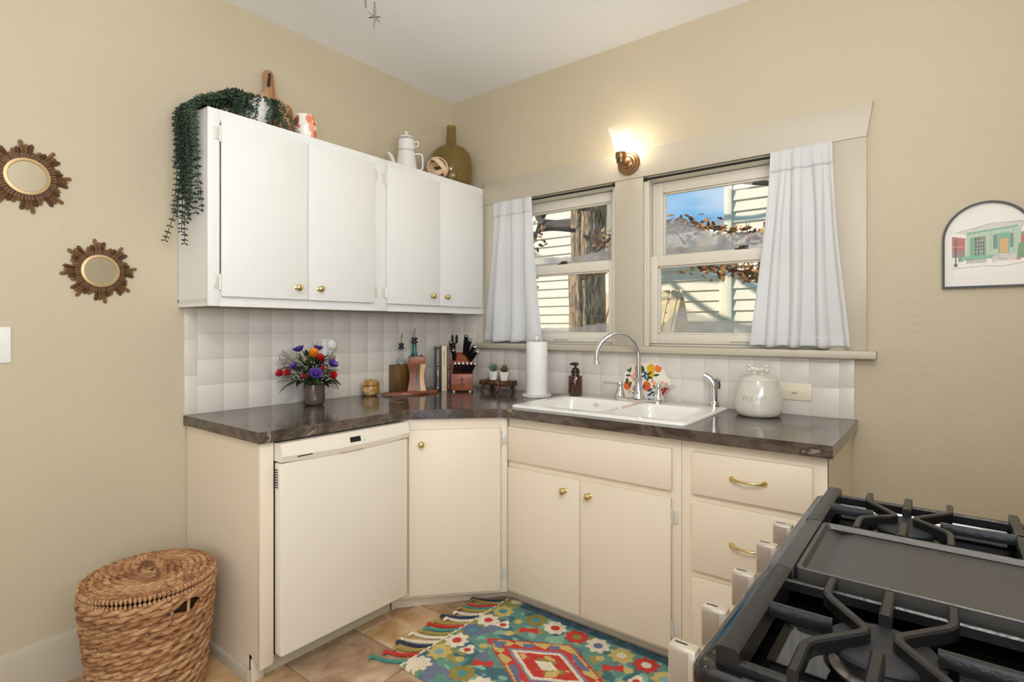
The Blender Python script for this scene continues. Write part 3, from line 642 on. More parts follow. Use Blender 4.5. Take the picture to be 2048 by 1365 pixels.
# ================================================================ THINGS ON THE COUNTER
ZC = .9145
class Canvas:                       # a flat print: colours painted on a fine grid of faces
    def __init__(s, w, h, step, bgc):
        s.nx, s.ny, s.st = int(round(w/step)), int(round(h/step)), step
        s.c = np.tile(np.array(srgb(*bgc)[:3]), (s.nx+1, s.ny+1, 1))
        s.X, s.Y = np.meshgrid(np.arange(s.nx+1)*step, np.arange(s.ny+1)*step, indexing='ij')
    def put(s, mask, col, a=1.0): s.c[mask] = s.c[mask]*(1-a)+np.array(srgb(*col)[:3])*a
    def ell(s, cx, cy, rx, ry, col, rot=0, a=1.0):
        ca, sa = math.cos(rot), math.sin(rot); u = (s.X-cx)*ca+(s.Y-cy)*sa; v = -(s.X-cx)*sa+(s.Y-cy)*ca
        s.put((u/rx)**2+(v/ry)**2 < 1, col, a)
    def leaf(s, cx, cy, L, w, rot, col):
        ca, sa = math.cos(rot), math.sin(rot); u = ((s.X-cx)*ca+(s.Y-cy)*sa)/L; v = np.abs(-(s.X-cx)*sa+(s.Y-cy)*ca)
        s.put((np.abs(u) < 1) & (v < w*(1-u*u)), col)
    def poly(s, P, col, a=1.0): s.put(s.inside(P), col, a)
    def inside(s, P):
        m = np.zeros(s.X.shape, bool); n = len(P)
        for i in range(n):
            (x1, y1), (x2, y2) = P[i], P[(i+1) % n]
            if y1 == y2: continue
            c = ((y1 > s.Y) != (y2 > s.Y)) & (s.X < (x2-x1)*(s.Y-y1)/(y2-y1)+x1); m ^= c
        return m
    def line(s, x1, y1, x2, y2, w, col, a=1.0):
        dx, dy = x2-x1, y2-y1; L2 = dx*dx+dy*dy; t = np.clip(((s.X-x1)*dx+(s.Y-y1)*dy)/L2, 0, 1)
        s.put((s.X-x1-t*dx)**2+(s.Y-y1-t*dy)**2 < (w/2)**2, col, a)
    def rect(s, x0, x1, y0, y1, col, a=1.0): s.put((s.X > x0) & (s.X < x1) & (s.Y > y0) & (s.Y < y1), col, a)
    def mesh(s, name, mt, parent, M, clip=None, height=None):
        H = height if height is not None else np.zeros(s.X.shape)
        vs = np.stack([s.X, s.Y, H], -1).reshape(-1, 3); n = s.ny+1
        ok = s.inside(clip) if clip is not None else np.ones(s.X.shape, bool)
        I, J = np.meshgrid(np.arange(s.nx), np.arange(s.ny), indexing='ij'); k = ok[:-1, :-1] & ok[1:, 1:] & ok[1:, :-1] & ok[:-1, 1:]
        q = (I*n+J)[k]; fs = np.stack([q, q+n, q+n+1, q+1], -1)
        me = bpy.data.meshes.new(name); me.from_pydata(vs.tolist(), [], fs.tolist())
        at = me.attributes.new('Col', 'FLOAT_COLOR', 'POINT'); col = np.concatenate([s.c, np.ones(s.X.shape+(1,))], -1)
        at.data.foreach_set('color', col.reshape(-1).astype(np.float32)); me.transform(M)
        return link(name, me, mt, parent, smooth=height is not None, angle=180)
m_print = vcol_mat('printed_ink', .45); m_glaze = vcol_mat('painted_glaze', .12)
# ---- bouquet in a smoked glass vase
va = thing('flower_vase', 'smoky brown glass vase holding the bouquet', 'vase', (.155, -1.100, ZC))
m_smoke = mat('smoked_glass', (112, 92, 80), .06, coat=.5, **{'Transmission Weight': .35})
MB().lathe([(0, 0), (.036, 0), (.044, .004), (.0485, .012), (.0505, .03), (.0505, .098), (.0475, .098), (.0475, .03), (.044, .012), (0, .010)], 36).build('glass', m_smoke, va)
MB().lathe([(0, .011), (.043, .013), (.0468, .03), (.0468, .06), (0, .06)], 24).build('water', mat('murky_water', (96, 78, 66), .1), va)
bq = thing('flower_bouquet', 'mixed bouquet of purple, orange and red flowers with dark foliage', 'bouquet', (.155, -1.100, ZC+.02))
rnd = random.Random(5)
m_green = [mat('leaf_dark', (44, 66, 38), .5, vary=.2), mat('leaf_mid', (74, 100, 56), .5, vary=.2), mat('leaf_deep', (36, 46, 38), .5)]
m_stem = mat('stem_green', (78, 92, 52), .6)
def leafmesh(L, w, curl, seg=5):
    vs, fs = [], []
    for i in range(seg+1):
        t = i/seg; ww = w*math.sin(PI*min(1, t*.93+.05))**.8 if 0 < i < seg else w*.05; z = curl*t*t*L
        vs += [(t*L, -ww, z+.25*ww), (t*L, 0, z), (t*L, ww, z+.25*ww)]
    for i in range(seg): a = i*3; fs += [(a, a+3, a+4, a+1), (a+1, a+4, a+5, a+2)]
    return vs, fs
def head(name, petals, r, L, tilt, mt, pos, dirv, core=None, rows=2):
    q = Vector(dirv).normalized().to_track_quat('Z', 'Y').to_matrix().to_4x4(); M0 = Matrix.Translation(pos) @ q
    m = MB()
    for rw in range(rows):
        for k in range(petals):
            a = 2*PI*(k+.5*rw)/petals+rnd.uniform(-.1, .1); v, f = leafmesh(L*(1-.22*rw), r*(1-.15*rw), .35)
            m.raw(v, f, M0 @ Matrix.Rotation(a, 4, 'Z') @ Matrix.Rotation(-tilt-.42*rw, 4, 'Y'))
    o = m.build(name, mt, bq)
    if core: MB().ball((0, 0, .006), (core[0], core[0], core[0]*.8), 10, 6, M=M0).build('flower_centre', core[1], o)
    return o
C0 = Vector((0, 0, .10))
side = Vector((.7874, .6165, 0)); fwd = Vector((.6165, -.7874, 0))       # across the bouquet and out of it
def at(s_, u, o_): return C0+side*s_+fwd*o_+Vector((0, 0, u))
m_pur = mat('petal_purple', (88, 62, 150), .55, vary=.15); m_or = mat('petal_orange', (240, 150, 40), .55, vary=.2, vscale=40); m_red = mat('petal_red', (196, 36, 40), .5, vary=.2)
m_pro = mat('protea_bract', (168, 150, 126), .6, vary=.25, vscale=60); m_dk = mat('protea_dark', (96, 62, 48), .7)
spec = [('purple_flower', (-.045, .135, .06), m_pur, 9, .011, .028), ('purple_flower', (.03, .14, .03), m_pur, 9, .010, .024), ('purple_flower', (.105, .07, .07), m_pur, 9, .011, .027), ('purple_flower', (.045, .03, .105), m_pur, 9, .012, .030), ('purple_flower', (-.05, .065, .10), m_pur, 9, .009, .02),
        ('orange_rose', (.03, .112, .085), m_or, 8, .016, .032), ('red_rose', (.062, .095, .095), m_red, 7, .013, .026), ('red_rose', (-.115, .03, .08), m_red, 7, .013, .026), ('red_rose', (-.075, .036, .1), m_red, 7, .012, .022), ('red_rose', (.075, .055, .1), m_red, 6, .008, .015), ('red_rose', (.0, .02, .115), m_red, 6, .009, .016), ('red_rose', (.108, .02, .08), m_red, 6, .012, .026)]
for nm, (s_, u, o_), mt, pn, pr_, pl in spec:
    p = at(s_, u, o_); d = (p-Vector((0, 0, .05))).normalized()
    pr_ *= 1.3; pl *= 1.25
    hd = head(nm, pn, pr_, pl, .75 if 'rose' in nm else .35, mt, p, d, (.006, m_dk), 3 if 'rose' in nm else 2)
    MB().tube(catmull([(s_*.1, 0, .0), tuple(Vector((p.x*.35, p.y*.35, .09))), tuple(p)], 5), .0016, 5).build('stem', m_stem, bq)
for (s_, u, o_) in ((-.088, .085, .07), (.098, .098, .05), (-.02, .09, .05)):      # proteas: cups of spiky bracts
    p = at(s_, u, o_); d = (p-Vector((0, 0, .04))).normalized(); q = d.to_track_quat('Z', 'Y').to_matrix().to_4x4(); m = MB()
    for rw, (ti, L) in enumerate(((1.15, .05), (1.3, .045), (.95, .04))):
        for k in range(14):
            v, f = leafmesh(L, .004, .15, 3); m.raw(v, f, Matrix.Translation(p-d*.02) @ q @ Matrix.Rotation(2*PI*k/14+rw*.2, 4, 'Z') @ Matrix.Rotation(-ti, 4, 'Y'))
    m.build('protea', m_pro, bq)
    MB().tube([(0, 0, .0), tuple(Vector((p.x*.4, p.y*.4, .09))), tuple(p-d*.02)], .0025, 6).build('stem', m_stem, bq)
m = MB()                                                                            # tiny white filler blossom
for _ in range(110):
    a = rnd.uniform(-.135, .14); u = rnd.uniform(.0, .12); p = at(a, u, rnd.uniform(.05, .11)*(1-abs(a)*2)); m.ball(tuple(p), .0026, 5, 4)
stuff(m.build('filler_blossom', mat('tiny_white', (236, 230, 220), .6), bq))
for i in range(120):
    th = rnd.uniform(0, 2*PI); el = rnd.uniform(-.25, 1.25); L = rnd.uniform(.055, .095); st = rnd.uniform(.02, .085)
    d = Vector((math.cos(th)*math.cos(el), math.sin(th)*math.cos(el), math.sin(el))); p = C0+Vector((0, 0, .015))+d*st
    if p.x < -.09 or (p+d*L).x < -.135: continue
    v, f = leafmesh(L, rnd.uniform(.007, .017), rnd.uniform(-.5, .1)); q = d.to_track_quat('X', 'Z').to_matrix().to_4x4()
    MB().raw(v, f, Matrix.Translation(p) @ q).build('leaf', rnd.choice(m_green), bq)
for (s_, u, o_, a2) in ((-.135, .12, .03, .9), (-.15, .085, .03, .3), (.125, -.02, .04, -.5), (.015, .16, .02, 1.4), (.09, .13, .0, 1.0), (-.13, .0, .05, -.3)):
    b0 = at(s_*.45, u*.5, o_); e0 = at(s_, u, o_); m = MB().tube([tuple(b0), tuple(e0)], .0012, 5)
    for k in range(7):
        p = b0.lerp(e0, .25+.75*k/6)
        for sg in (-1, 1):
            v, f = leafmesh(.026, .0045, 0, 3); d = (e0-b0).normalized()*.6+side*.5*sg+Vector((0, 0, .3*sg)); m.raw(v, f, Matrix.Translation(p) @ d.to_track_quat('X', 'Z').to_matrix().to_4x4())
    m.build('fern_sprig', m_green[0], bq)
# ---- plug-in air freshener on the tiles
pg = thing('plug_in_freshener', 'white round plug-in air freshener on the wall tiles', 'air freshener', (.0095, -.925, 1.165))
MB().box(0, .006, -.036, .036, -.058, .058, .002).build('outlet_plate', m_vinyl, pg)
MB().ball((.028, 0, .03), (.024, .028, .030), 20, 12).build('diffuser', m_vinyl, pg); MB().box(.006, .03, -.018, .018, -.03, .02, .005).build('plug_body', m_vinyl, pg)
# ---- round gold trinket jar
jr = thing('round_lidded_jar', 'small round mustard-gold lidded jar with pale flecks', 'jar', (.070, -.705, ZC))
m_gold = ramp_mat('flecked_gold', [(.3, (150, 108, 44)), (.58, (186, 142, 70)), (.63, (226, 204, 160)), (.7, (180, 134, 60))], .2, 26, (1, 1, 1), 4, .3, coat=.5)
MB().lathe([(0, 0), (.028, 0), (.040, .008), (.0465, .024), (.047, .044), (.044, .053), (0, .053)], 30).build('bowl', m_gold, jr)
MB().lathe([(.0435, .053), (.0435, .0565), (0, .0565)], 30).build('seam', mat('dark_seam', (54, 36, 20), .5), jr)
MB().lathe([(.044, .0565), (.0465, .064), (.041, .078), (.026, .088), (0, .091)], 30).build('lid', m_gold, jr)
# ---- small wooden paddle board lying flat with a leather strap
m_acacia = ramp_mat('acacia_red', [(.25, (96, 50, 30)), (.5, (150, 84, 54)), (.7, (178, 108, 70)), (.85, (120, 66, 42))], .35, 3, (1, 7, 1), 5, 1.5)
m_walnut = ramp_mat('acacia_dark', [(.3, (76, 52, 26)), (.6, (118, 86, 46)), (.8, (140, 104, 60))], .35, 4, (6, 6, 1), 5, 1.2)
m_beech = ramp_mat('pale_beech', [(.3, (206, 160, 110)), (.7, (226, 188, 140))], .4, 4, (8, 8, 1), 4, .8)
pb = thing('paddle_serving_board', 'small reddish wooden paddle board lying flat on the counter', 'serving board', (.196, -.492, ZC), math.radians(74))
pts = [(.135*math.cos(q), .068*math.sin(q)) for q in [-2.72+5.44*i/28 for i in range(29)]]+[(-.140, .016), (-.155, .023), (-.178, .023), (-.190, .011), (-.190, -.011), (-.178, -.023), (-.155, -.023), (-.140, -.016)]
MB().prism(pts, 0, .014, 'z', .003).build('board', m_acacia, pb)
MB().tube(catmull([(-.165, .0, .016), (-.18, -.03, .012), (-.165, -.055, .006), (-.12, -.068, .005), (-.08, -.08, .006), (-.06, -.092, .006)], 6), .003, 6).tube(catmull([(-.165, .002, .017), (-.178, .028, .012), (-.198, .018, .005), (-.202, -.02, .004), (-.18, -.045, .004)], 6), .003, 6).build('leather_strap', mat('grey_leather', (138, 120, 106), .6), pb)
# ---- hourglass wooden mill standing on the board
ml = thing('wooden_utensil_holder', 'hourglass-shaped striped wooden holder standing on the paddle board', 'utensil holder', (.168, -.462, ZC+.0145), math.radians(48))
def hour(zs, w): return w
def hourglass(m, x0, x1, d, h):
    vs, fs = [], []; N = 14
    for i in range(N+1):
        t = i/N; k = 1-.24*math.sin(PI*min(1, max(0, t*.86+.05)))**1.4+.03*max(0, t-.8)
        for (x, y) in ((x0, -d), (x1, -d), (x1, d), (x0, d)): vs.append((x*k, y*k, t*h))
    for i in range(N):
        for q in range(4): fs.append((i*4+q, i*4+(q+1) % 4, i*4+4+(q+1) % 4, i*4+4+q))
    fs += [(3, 2, 1, 0), tuple(N*4+q for q in range(4))]; return m.raw(vs, fs)
for x0, x1, mt in ((-.052, -.004, m_acacia), (-.004, .022, MATS['acacia_dark']), (.022, .052, m_beech)): hourglass(MB(), x0, x1, .04, .150).build('wood_stave', mt, ml, angle=30)
MB().prism([(-.046, -.040), (.046, -.040), (.046, .040), (-.046, .040)], 0, .042, 'z', .002).build('collar', m_acacia, ml, angle=30).location = (0, 0, .148)
for x in (-.02, .025): MB().lathe([(.006, 0), (.006, .012), (.004, .014), (0, .014)], 10, (x, -.01, .187)).build('peg', m_black, ml)
# ---- tall wooden caddy behind it
cb = thing('wooden_bottle_caddy', 'dark upright wooden caddy box standing against the tiles', 'caddy', (.056, -.478, ZC))
m = MB().box(-.042, .042, -.055, .055, 0, .008)
for q in ((-.042, -.034, -.055, .055), (.034, .042, -.055, .055), (-.034, .034, -.055, -.047), (-.034, .034, .047, .055)): m.box(q[0], q[1], q[2], q[3], .008, .155, .0008)
m.build('box', m_walnut, cb)
# ---- oil bottles with pour spouts
def oil_bottle(label, loc, glass, r, h, neck, oil):
    o = thing('oil_bottle', label, 'bottle', loc, 0, None)
    MB().lathe([(0, 0), (r*.9, 0), (r, .006), (r, h*.62), (r*.92, h*.70), (r*.55, h*.80), (neck, h*.86), (neck, h), (neck*.8, h), (neck*.8, h*.86), (r*.45, h*.79), (r*.85, h*.69), (r*.92, h*.6), (r*.92, .008), (0, .006)], 26).build('glass', glass, o)
    MB().lathe([(0, .0065), (r*.915, .0085), (r*.915, h*oil), (0, h*oil)], 24).build('oil', mat('olive_oil', (150, 118, 40), .1), o)
    MB().lathe([(0, 0), (neck*.8, 0), (neck*.8, .004), (neck*1.5, .006), (neck*1.5, .014), (neck*.9, .016), (neck*.9, .024), (neck*1.35, .026), (neck*1.35, .034), (neck*.5, .038), (0, .038)], 16, (0, 0, h-.002)).build('stopper', m_black, o)
    MB().tube([(0, 0, h+.034), (0, 0, h+.06), (.004, -.002, h+.078), (.011, -.006, h+.09)], [.0042, .004, .0036, .0034], 8).build('pour_spout', m_chrome, o)
    return o
m_clear = thin_glass('clear_glass', (.96, .97, .96), .35); m_teal = thin_glass('green_glass', (.62, .82, .80), .35)
oil_bottle('clear glass oil bottle with black stopper standing in the wooden caddy', (.056, -.478, ZC+.0085), m_clear, .0315, .235, .011, .2)
oil_bottle('tall greenish glass oil bottle behind the hourglass wooden holder', (.052, -.375, ZC), m_teal, .032, .275, .014, .28)
# ---- three cookbooks
BA = math.radians(-43); bu = Vector((math.cos(BA), math.sin(BA), 0)); bv = Vector((-math.sin(BA), math.cos(BA), 0))      # out of the spines / to the right
m_pages = mat('paper_pages', (226, 214, 190), .8)
def book(label, right0, th, h, dp, cover, side=None):
    base = Vector((.206, -.362, 0))+bv*(right0+th/2)
    o = thing('cookbook', label, 'book', (base.x, base.y, ZC), BA)
    MB().box(-dp, 0, -th/2, -th/2+.003, 0, h, .0008).box(-dp, 0, th/2-.003, th/2, 0, h, .0008).box(-.003, .0008, -th/2, th/2, 0, h, .0006).build('cover', cover, o)
    MB().box(-dp+.004, -.003, -th/2+.003, th/2-.003, .003, h-.004).build('page_block', m_pages, o, smooth=False)
    return o
SPN = lambda z, w=0: TR((.0012, w, z)) @ Matrix(((0, 0, 1, 0), (0, 1, 0, 0), (-1, 0, 0, 0), (0, 0, 0, 1))) @ Matrix(((1, 0, 0, 0), (0, 1, 0, 0), (0, 0, 1, 0), (0, 0, 0, 1)))
m_wink = mat('white_ink', (232, 228, 220), .6); m_brink = mat('brown_ink', (120, 70, 44), .6); m_mink = mat('mauve_ink', (132, 96, 100), .6)
b1 = book('black cookbook with white spine lettering beside the cream one', 0, .042, .258, .19, mat('book_black', (22, 22, 24), .5))
text('MAGNOLIA TABLE', .0150, m_wink, b1, SPN(.165), spacing=1.25); text('JOANNA GAINES', .0095, m_wink, b1, SPN(.07), spacing=1.1)
MB().box(.0009, .0014, -.006, .006, .018, .022).box(.0009, .0014, -.004, .002, .022, .027).build('spine_mark', m_wink, b1, smooth=False)
MB().box(-.185, -.005, -.0217, -.0211, .004, .254).build('jacket_print', mat('jacket_pale', (206, 202, 190), .5, vary=.3, vscale=14), b1, smooth=False)
b2 = book('cream cookbook standing between the black and maroon books', .0426, .029, .262, .185, mat('book_cream', (220, 200, 166), .6))
text('Magnolia Table', .0140, m_brink, b2, SPN(.195)); text('JOANNA GAINES', .007, mat('pale_brown_ink', (170, 140, 110), .6), b2, SPN(.085))
MB().box(.0009, .0014, -.004, .004, .022, .027).build('spine_mark', m_brink, b2, smooth=False)
b3 = book('maroon cookbook between the cream book and the knife block', .0722, .021, .259, .18, mat('book_maroon', (66, 30, 34), .5))
for k in range(9): MB().box(.0009, .0013, -.006, .006, .232-.012*k, .239-.012*k).build('spine_letter', m_mink, b3, smooth=False)
MB().box(.0009, .0013, -.003, .003, .06, .12).box(.0009, .0013, -.003, .003, .015, .045).build('spine_line', m_mink, b3, smooth=False)
# ---- knife block and its knives
KA = math.radians(-48); kb = thing('knife_block', 'reddish-brown wooden knife block with a stamped figure emblem', 'knife block', (.352, -.285, ZC), KA)
m_cherry = ramp_mat('cherry_wood', [(.3, (124, 58, 32)), (.6, (152, 78, 46)), (.8, (166, 92, 56))], .35, 4, (1, 1, 9), 4, .8)
# side profile in local x (front is +x at 0) and z
MB().prism([(0, .008), (0, .102), (-.035, .108), (-.10, .190), (-.125, .222), (-.165, .205), (-.165, .008)], -.062, .062, 'y', .002).build('block', m_cherry, kb)
for (x, y) in ((-.012, -.046), (-.012, .046), (-.15, -.046), (-.15, .046)): MB().lathe([(0, 0), (.008, 0), (.008, .009), (0, .009)], 12, (x, y, 0)).build('rubber_foot', mat('clear_rubber', (210, 206, 200), .4), kb)
em = MB()
def stick(a, c, w=.0035):
    a = Vector((.0006, a[0], a[1])); c = Vector((.0006, c[0], c[1])); em.tube([a, c], w/2, 6)
em.ball((.0004, 0, .078), (.0012, .0038, .0045), 10, 6)
for p, q in (((0, .073), (0, .056)), ((0, .070), (-.011, .066)), ((-.011, .066), (-.013, .075)), ((0, .070), (.010, .073)), ((.010, .073), (.011, .064)), ((0, .056), (-.008, .043)), ((-.008, .043), (-.007, .034)), ((0, .056), (.006, .044)), ((.006, .044), (.009, .034))): stick(p, q)
em.build('stamped_emblem', mat('burnt_stamp', (48, 26, 18), .7), kb)
MB().box(.0001, .0006, -.015, .015, .0255, .0285).build('stamped_line', MATS['burnt_stamp'], kb, smooth=False)
kw = Matrix.Translation(kb.location) @ Matrix.Rotation(KA, 4, 'Z'); kl = Vector(kb.location)
m_hand = mat('knife_handle_black', (20, 19, 20), .3); m_steel = mat('brushed_steel', (208, 208, 208), .22, 1)
def knife(label, group, base, d, L, w, th, bend=.0):
    base = kw @ Vector(base); d = (kw.to_3x3() @ Vector(d)).normalized(); sd = (kw.to_3x3() @ Vector((0, 1, 0))).normalized(); nm = d.cross(sd)
    o = thing('kitchen_knife', label, 'knife', base, 0, group)
    n = 9; p = [d*(L*i/n)+nm*(bend*math.sin(PI*i/n)) for i in range(n+1)]; vs, fs = [], []
    for i, c in enumerate(p):
        k = .82+.25*math.sin(PI*i/n*1.0)+(.18 if i >= n-1 else 0)
        for q in range(8): a = 2*PI*q/8+PI/8; vs.append(c+sd*(math.cos(a)*th*k)+nm*(math.sin(a)*w*k))
    for i in range(n):
        for q in range(8): fs.append((i*8+q, i*8+(q+1) % 8, i*8+8+(q+1) % 8, i*8+8+q))
    fs += [tuple(range(8))[::-1], tuple(n*8+q for q in range(8))]
    MB().raw(vs, fs).build('handle', m_hand, o)
    e = p[-1]; vs = [v+d*.0005 for v in vs[n*8:]]; vs += [v+d*.004-(v-e)*.25 for v in vs]
    MB().raw(vs, [tuple(range(8, 16))]+[(q, (q+1) % 8, 8+(q+1) % 8, 8+q) for q in range(8)]).build('end_cap', m_steel, o)
    MB().raw([sd*.0008*a+nm*.008*b_+d*t for t in (-.035, .0) for a, b_ in ((-1, -1), (1, -1), (1, 1), (-1, 1))], [(0, 1, 2, 3), (4, 7, 6, 5), (0, 4, 5, 1), (1, 5, 6, 2), (2, 6, 7, 3), (3, 7, 4, 0)]).build('blade', m_steel, o, smooth=False)
    return o
for k in range(6): knife('black-handled steak knife with steel cap in the lower row of the block', 'steak knives in the block', (-.026, -.050+.0188*k+.004, .108), (.62, .10+.05*k, .80), .076, .0125, .0092)
big = [((-.105, -.048, .198), (.40, -.20, .85), .098), ((-.090, -.044, .182), (.45, -.10, .80), .066), ((-.118, .012, .214), (.35, .10, .9), .115), ((-.108, .024, .204), (.45, .22, .9), .105), ((-.095, .036, .188), (.55, .42, .85), .094), ((-.080, .046, .170), (.62, .52, .8), .090)]
lab = ['black-handled knife beside the scissors in the upper left slots of the block', 'short black-handled paring knife low in the upper slots by the scissors', 'tallest black-handled chef knife in the block', 'black-handled carving knife leaning next to the chef knife', 'black-handled utility knife leaning right of the carving knife', 'black-handled knife leaning outermost over the steak knives']
for (bpos, d, L), lb in zip(big, lab): knife(lb, 'large knives in the block', bpos, d, L, .0175, .0125, .006)
so = thing('kitchen_scissors', 'black-handled kitchen scissors in the top left slot of the knife block', 'scissors', kw @ Vector((-.124, -.046, .222)), KA)
for sg in (-1, 1):
    MB().tube([(.012*math.cos(q)+.02+sg*.0, sg*.012+.012*math.cos(q)*.3, .078+.022*math.sin(q)) for q in [2*PI*i/18 for i in range(18)]], .0048, 8, closed=True).build('finger_loop', m_hand, so)
MB().tube([(0, 0, -.03), (.006, 0, .02), (.016, 0, .058)], [.004, .006, .006], 8).build('shank', m_hand, so)
# ---- live-edge wooden stand with two succulents
st = thing('live_edge_stand', 'rustic live-edge wooden riser holding two succulents', 'wooden stand', (.470, -.105, ZC), math.radians(-2))
m_rus = ramp_mat('rustic_bark_wood', [(.25, (44, 26, 18)), (.5, (86, 52, 34)), (.65, (130, 80, 52)), (.8, (66, 40, 28))], .55, 14, (1, 3, 3), 6, 1.5, bump=.5)
vs, fs = [], []; N = 16
for i in range(N+1):
    x = -.108+.216*i/N; a = .004*math.sin(i*2.3); b_ = .005*math.sin(i*1.7+1)
    for (y, z) in ((-.045+a, .034), (-.05+b_, .044), (-.043+a, .062), (.043+b_, .062), (.045, .036)): vs.append((x, y, z+(.003*math.sin(i*3.1) if z < .04 else 0)))
for i in range(N):
    for q in range(5): fs.append((i*5+q, i*5+(q+1) % 5, i*5+5+(q+1) % 5, i*5+5+q))
fs += [(4, 3, 2, 1, 0), tuple(N*5+q for q in range(5))]
MB().raw(vs, fs).build('slab', m_rus, st, angle=25)
for (x, y, dx, dy) in ((-.08, -.03, -.02, -.012), (.035, -.032, .0, -.02), (-.075, .03, -.01, .01), (.08, .028, .01, .01)): MB().tube([(x, y, .037), (x+dx*.4, y+dy*.5, .018), (x+dx, y+dy, 0.001)], [.009, .012, .009], 7).build('leg', m_rus, st, angle=25)
def succulent(label, x, kind, cols):
    o = thing('potted_succulent', label, 'succulent', (x, -.105, ZC+.0625), .2 if kind else -.1)
    n = 6; vs = []
    for (r, z) in ((.020, 0), (.0285, .05), (.026, .05), (.024, .044)): vs += [(r*math.cos(2*PI*k/n), r*math.sin(2*PI*k/n), z) for k in range(n)]
    fs = [tuple(range(n))[::-1]]+[(i*n+k, i*n+(k+1) % n, i*n+n+(k+1) % n, i*n+n+k) for i in range(3) for k in range(n)]
    MB().raw(vs, fs).build('pot', mat('white_ceramic', (240, 236, 230), .3), o, angle=20)
    MB().lathe([(.0243, .044), (0, .046)], 12).build('soil', mat('soil', (70, 52, 40), .9), o)
    for k in range(26 if kind == 0 else 20):
        t = k/(26 if kind == 0 else 20); tilt = .25+.95*(1-t) if kind == 0 else .2+1.15*(1-t)
        L = (.056 if kind == 0 else .042)*(.8+.4*rnd.random()); v, f = leafmesh(L, .0045 if kind == 0 else .0085, .15, 4)
        MB().raw(v, f, TR((0, 0, .046), rz=k*2.4) @ Matrix.Rotation(-(PI/2-tilt), 4, 'Y')).build('leaf', rnd.choice(cols), o)
succulent('small green spiky succulent in a white pot on the wooden riser', .437, 0, [mat('agave_green', (92, 118, 88), .5), mat('agave_pale', (128, 150, 116), .5)])
succulent('small reddish-brown succulent in a white pot on the wooden riser', .515, 1, [mat('echeveria_red', (148, 92, 62), .5), mat('echeveria_brown', (112, 78, 54), .5), mat('echeveria_green', (118, 112, 70), .5)])
# ---- paper towel on a marble holder
pt = thing('paper_towel_holder', 'white marble paper towel holder with round finial', 'towel holder', (.805, -.185, ZC))
m_mar = ramp_mat('white_marble', [(.3, (206, 200, 194)), (.6, (238, 234, 228)), (.8, (246, 243, 238))], .2, 9, (1, 1, 1), 6, 1.5)
MB().lathe([(0, 0), (.078, 0), (.080, .003), (.080, .011), (.077, .014), (0, .014)], 40).build('base', m_mar, pt)
MB().cyl((0, 0, .014), (0, 0, .30), .007, seg=12).build('rod', m_chrome, pt); MB().ball((0, 0, .311), .0155, 18, 12).build('finial', m_mar, pt)
pr_ = thing('paper_towel_roll', 'full roll of white paper towel on the marble holder', 'paper towel', (.805, -.185, ZC+.0145))
m_pap = mat('quilted_paper', (243, 240, 236), .9, bump=.25, bscale=120)
MB().lathe([(.02, 0), (.0555, 0), (.0562, .002), (.0562, .276), (.0555, .278), (.02, .278), (.02, 0)], 48).build('towel', m_pap, pr_)
MB().lathe([(.0199, -.000), (.0199, .278), (.0185, .278), (.0185, 0), (.0199, 0)], 24).build('cardboard_core', mat('cardboard', (176, 150, 116), .9), pr_)
# ---- amber soap pump
sb = thing('soap_dispenser', 'amber glass soap bottle with black pump on the sink corner', 'soap dispenser', (.998, -.108, ZS+.0005), .3)
m_amb = mat('amber_glass', (74, 32, 20), .06, coat=.6, **{'Transmission Weight': .25})
MB().lathe([(0, 0), (.033, 0), (.0365, .004), (.0365, .098), (.034, .104), (.022, .107), (.0215, .126), (0, .126)], 32).build('bottle', m_amb, sb)
MB().lathe([(.0245, .122), (.0245, .126), (.021, .128), (.017, .142), (.011, .145), (.006, .146), (.006, .158), (0, .158)], 24).build('pump_collar', m_black, sb)
MB().box(-.016, .016, -.010, .010, .157, .174, .004).box(-.03, -.01, -.006, .006, .160, .170, .003).build('pump_head', m_black, sb)
# ---- fruit-patterned animal-shaped tray leaning behind the faucet
OUT = [(.018, 0), (.014, .017), (0, .06), (.005, .11), (.014, .136), (.038, .159), (.065, .172), (.099, .177), (.138, .177), (.177, .174), (.209, .158), (.222, .137), (.234, .114), (.250, .106), (.256, .082), (.253, .064), (.225, .035), (.218, .012), (.214, 0)]
fp = thing('fruit_pattern_tray', 'white tray with painted oranges and leaves leaning behind the faucet', 'tray', (1.355, -.032, ZS+.001))
MT = TR((-.127, .0, .0015), rx=PI/2-.09)
cv = Canvas(.26, .18, .0013, (240, 232, 216))
for x, y, r_, c in ((.027, .062, .021, (226, 106, 40)), (.131, .064, .021, (228, 104, 36)), (.085, .150, .021, (222, 108, 52)), (.188, .155, .018, (230, 122, 60)), (.150, .150, .022, (226, 176, 44)), (.150, .125, .018, (228, 180, 50)), (.222, .042, .018, (220, 60, 40)), (.24, .05, .012, (226, 80, 70))): cv.ell(x, y, r_, r_*1.15, c)
rr = random.Random(3)
for k in range(40):
    x, y = rr.uniform(.02, .235), rr.uniform(.02, .17); cv.leaf(x, y, .017, .006, rr.uniform(0, 3.1), rr.choice([(44, 72, 44), (62, 92, 50), (36, 78, 128), (40, 92, 150), (52, 84, 48)]))
for (x, y) in ((.05, .108), (.06, .095), (.17, .08), (.18, .07), (.04, .03), (.21, .085), (.065, .12), (.16, .09)):
    for q in range(5): cv.ell(x+.006*math.cos(q*1.26), y+.006*math.sin(q*1.26), .0042, .0042, (240, 168, 150))
    cv.ell(x, y, .002, .002, (214, 84, 60))
cv.ell(.231, .077, .011, .011, (200, 176, 160))
m = MB().prism(OUT, -.008, -.0004); m.bm.transform(MT); m.build('tray_body', m_enamel, fp)
cv.mesh('painted_front', m_glaze, fp, MT, clip=OUT)
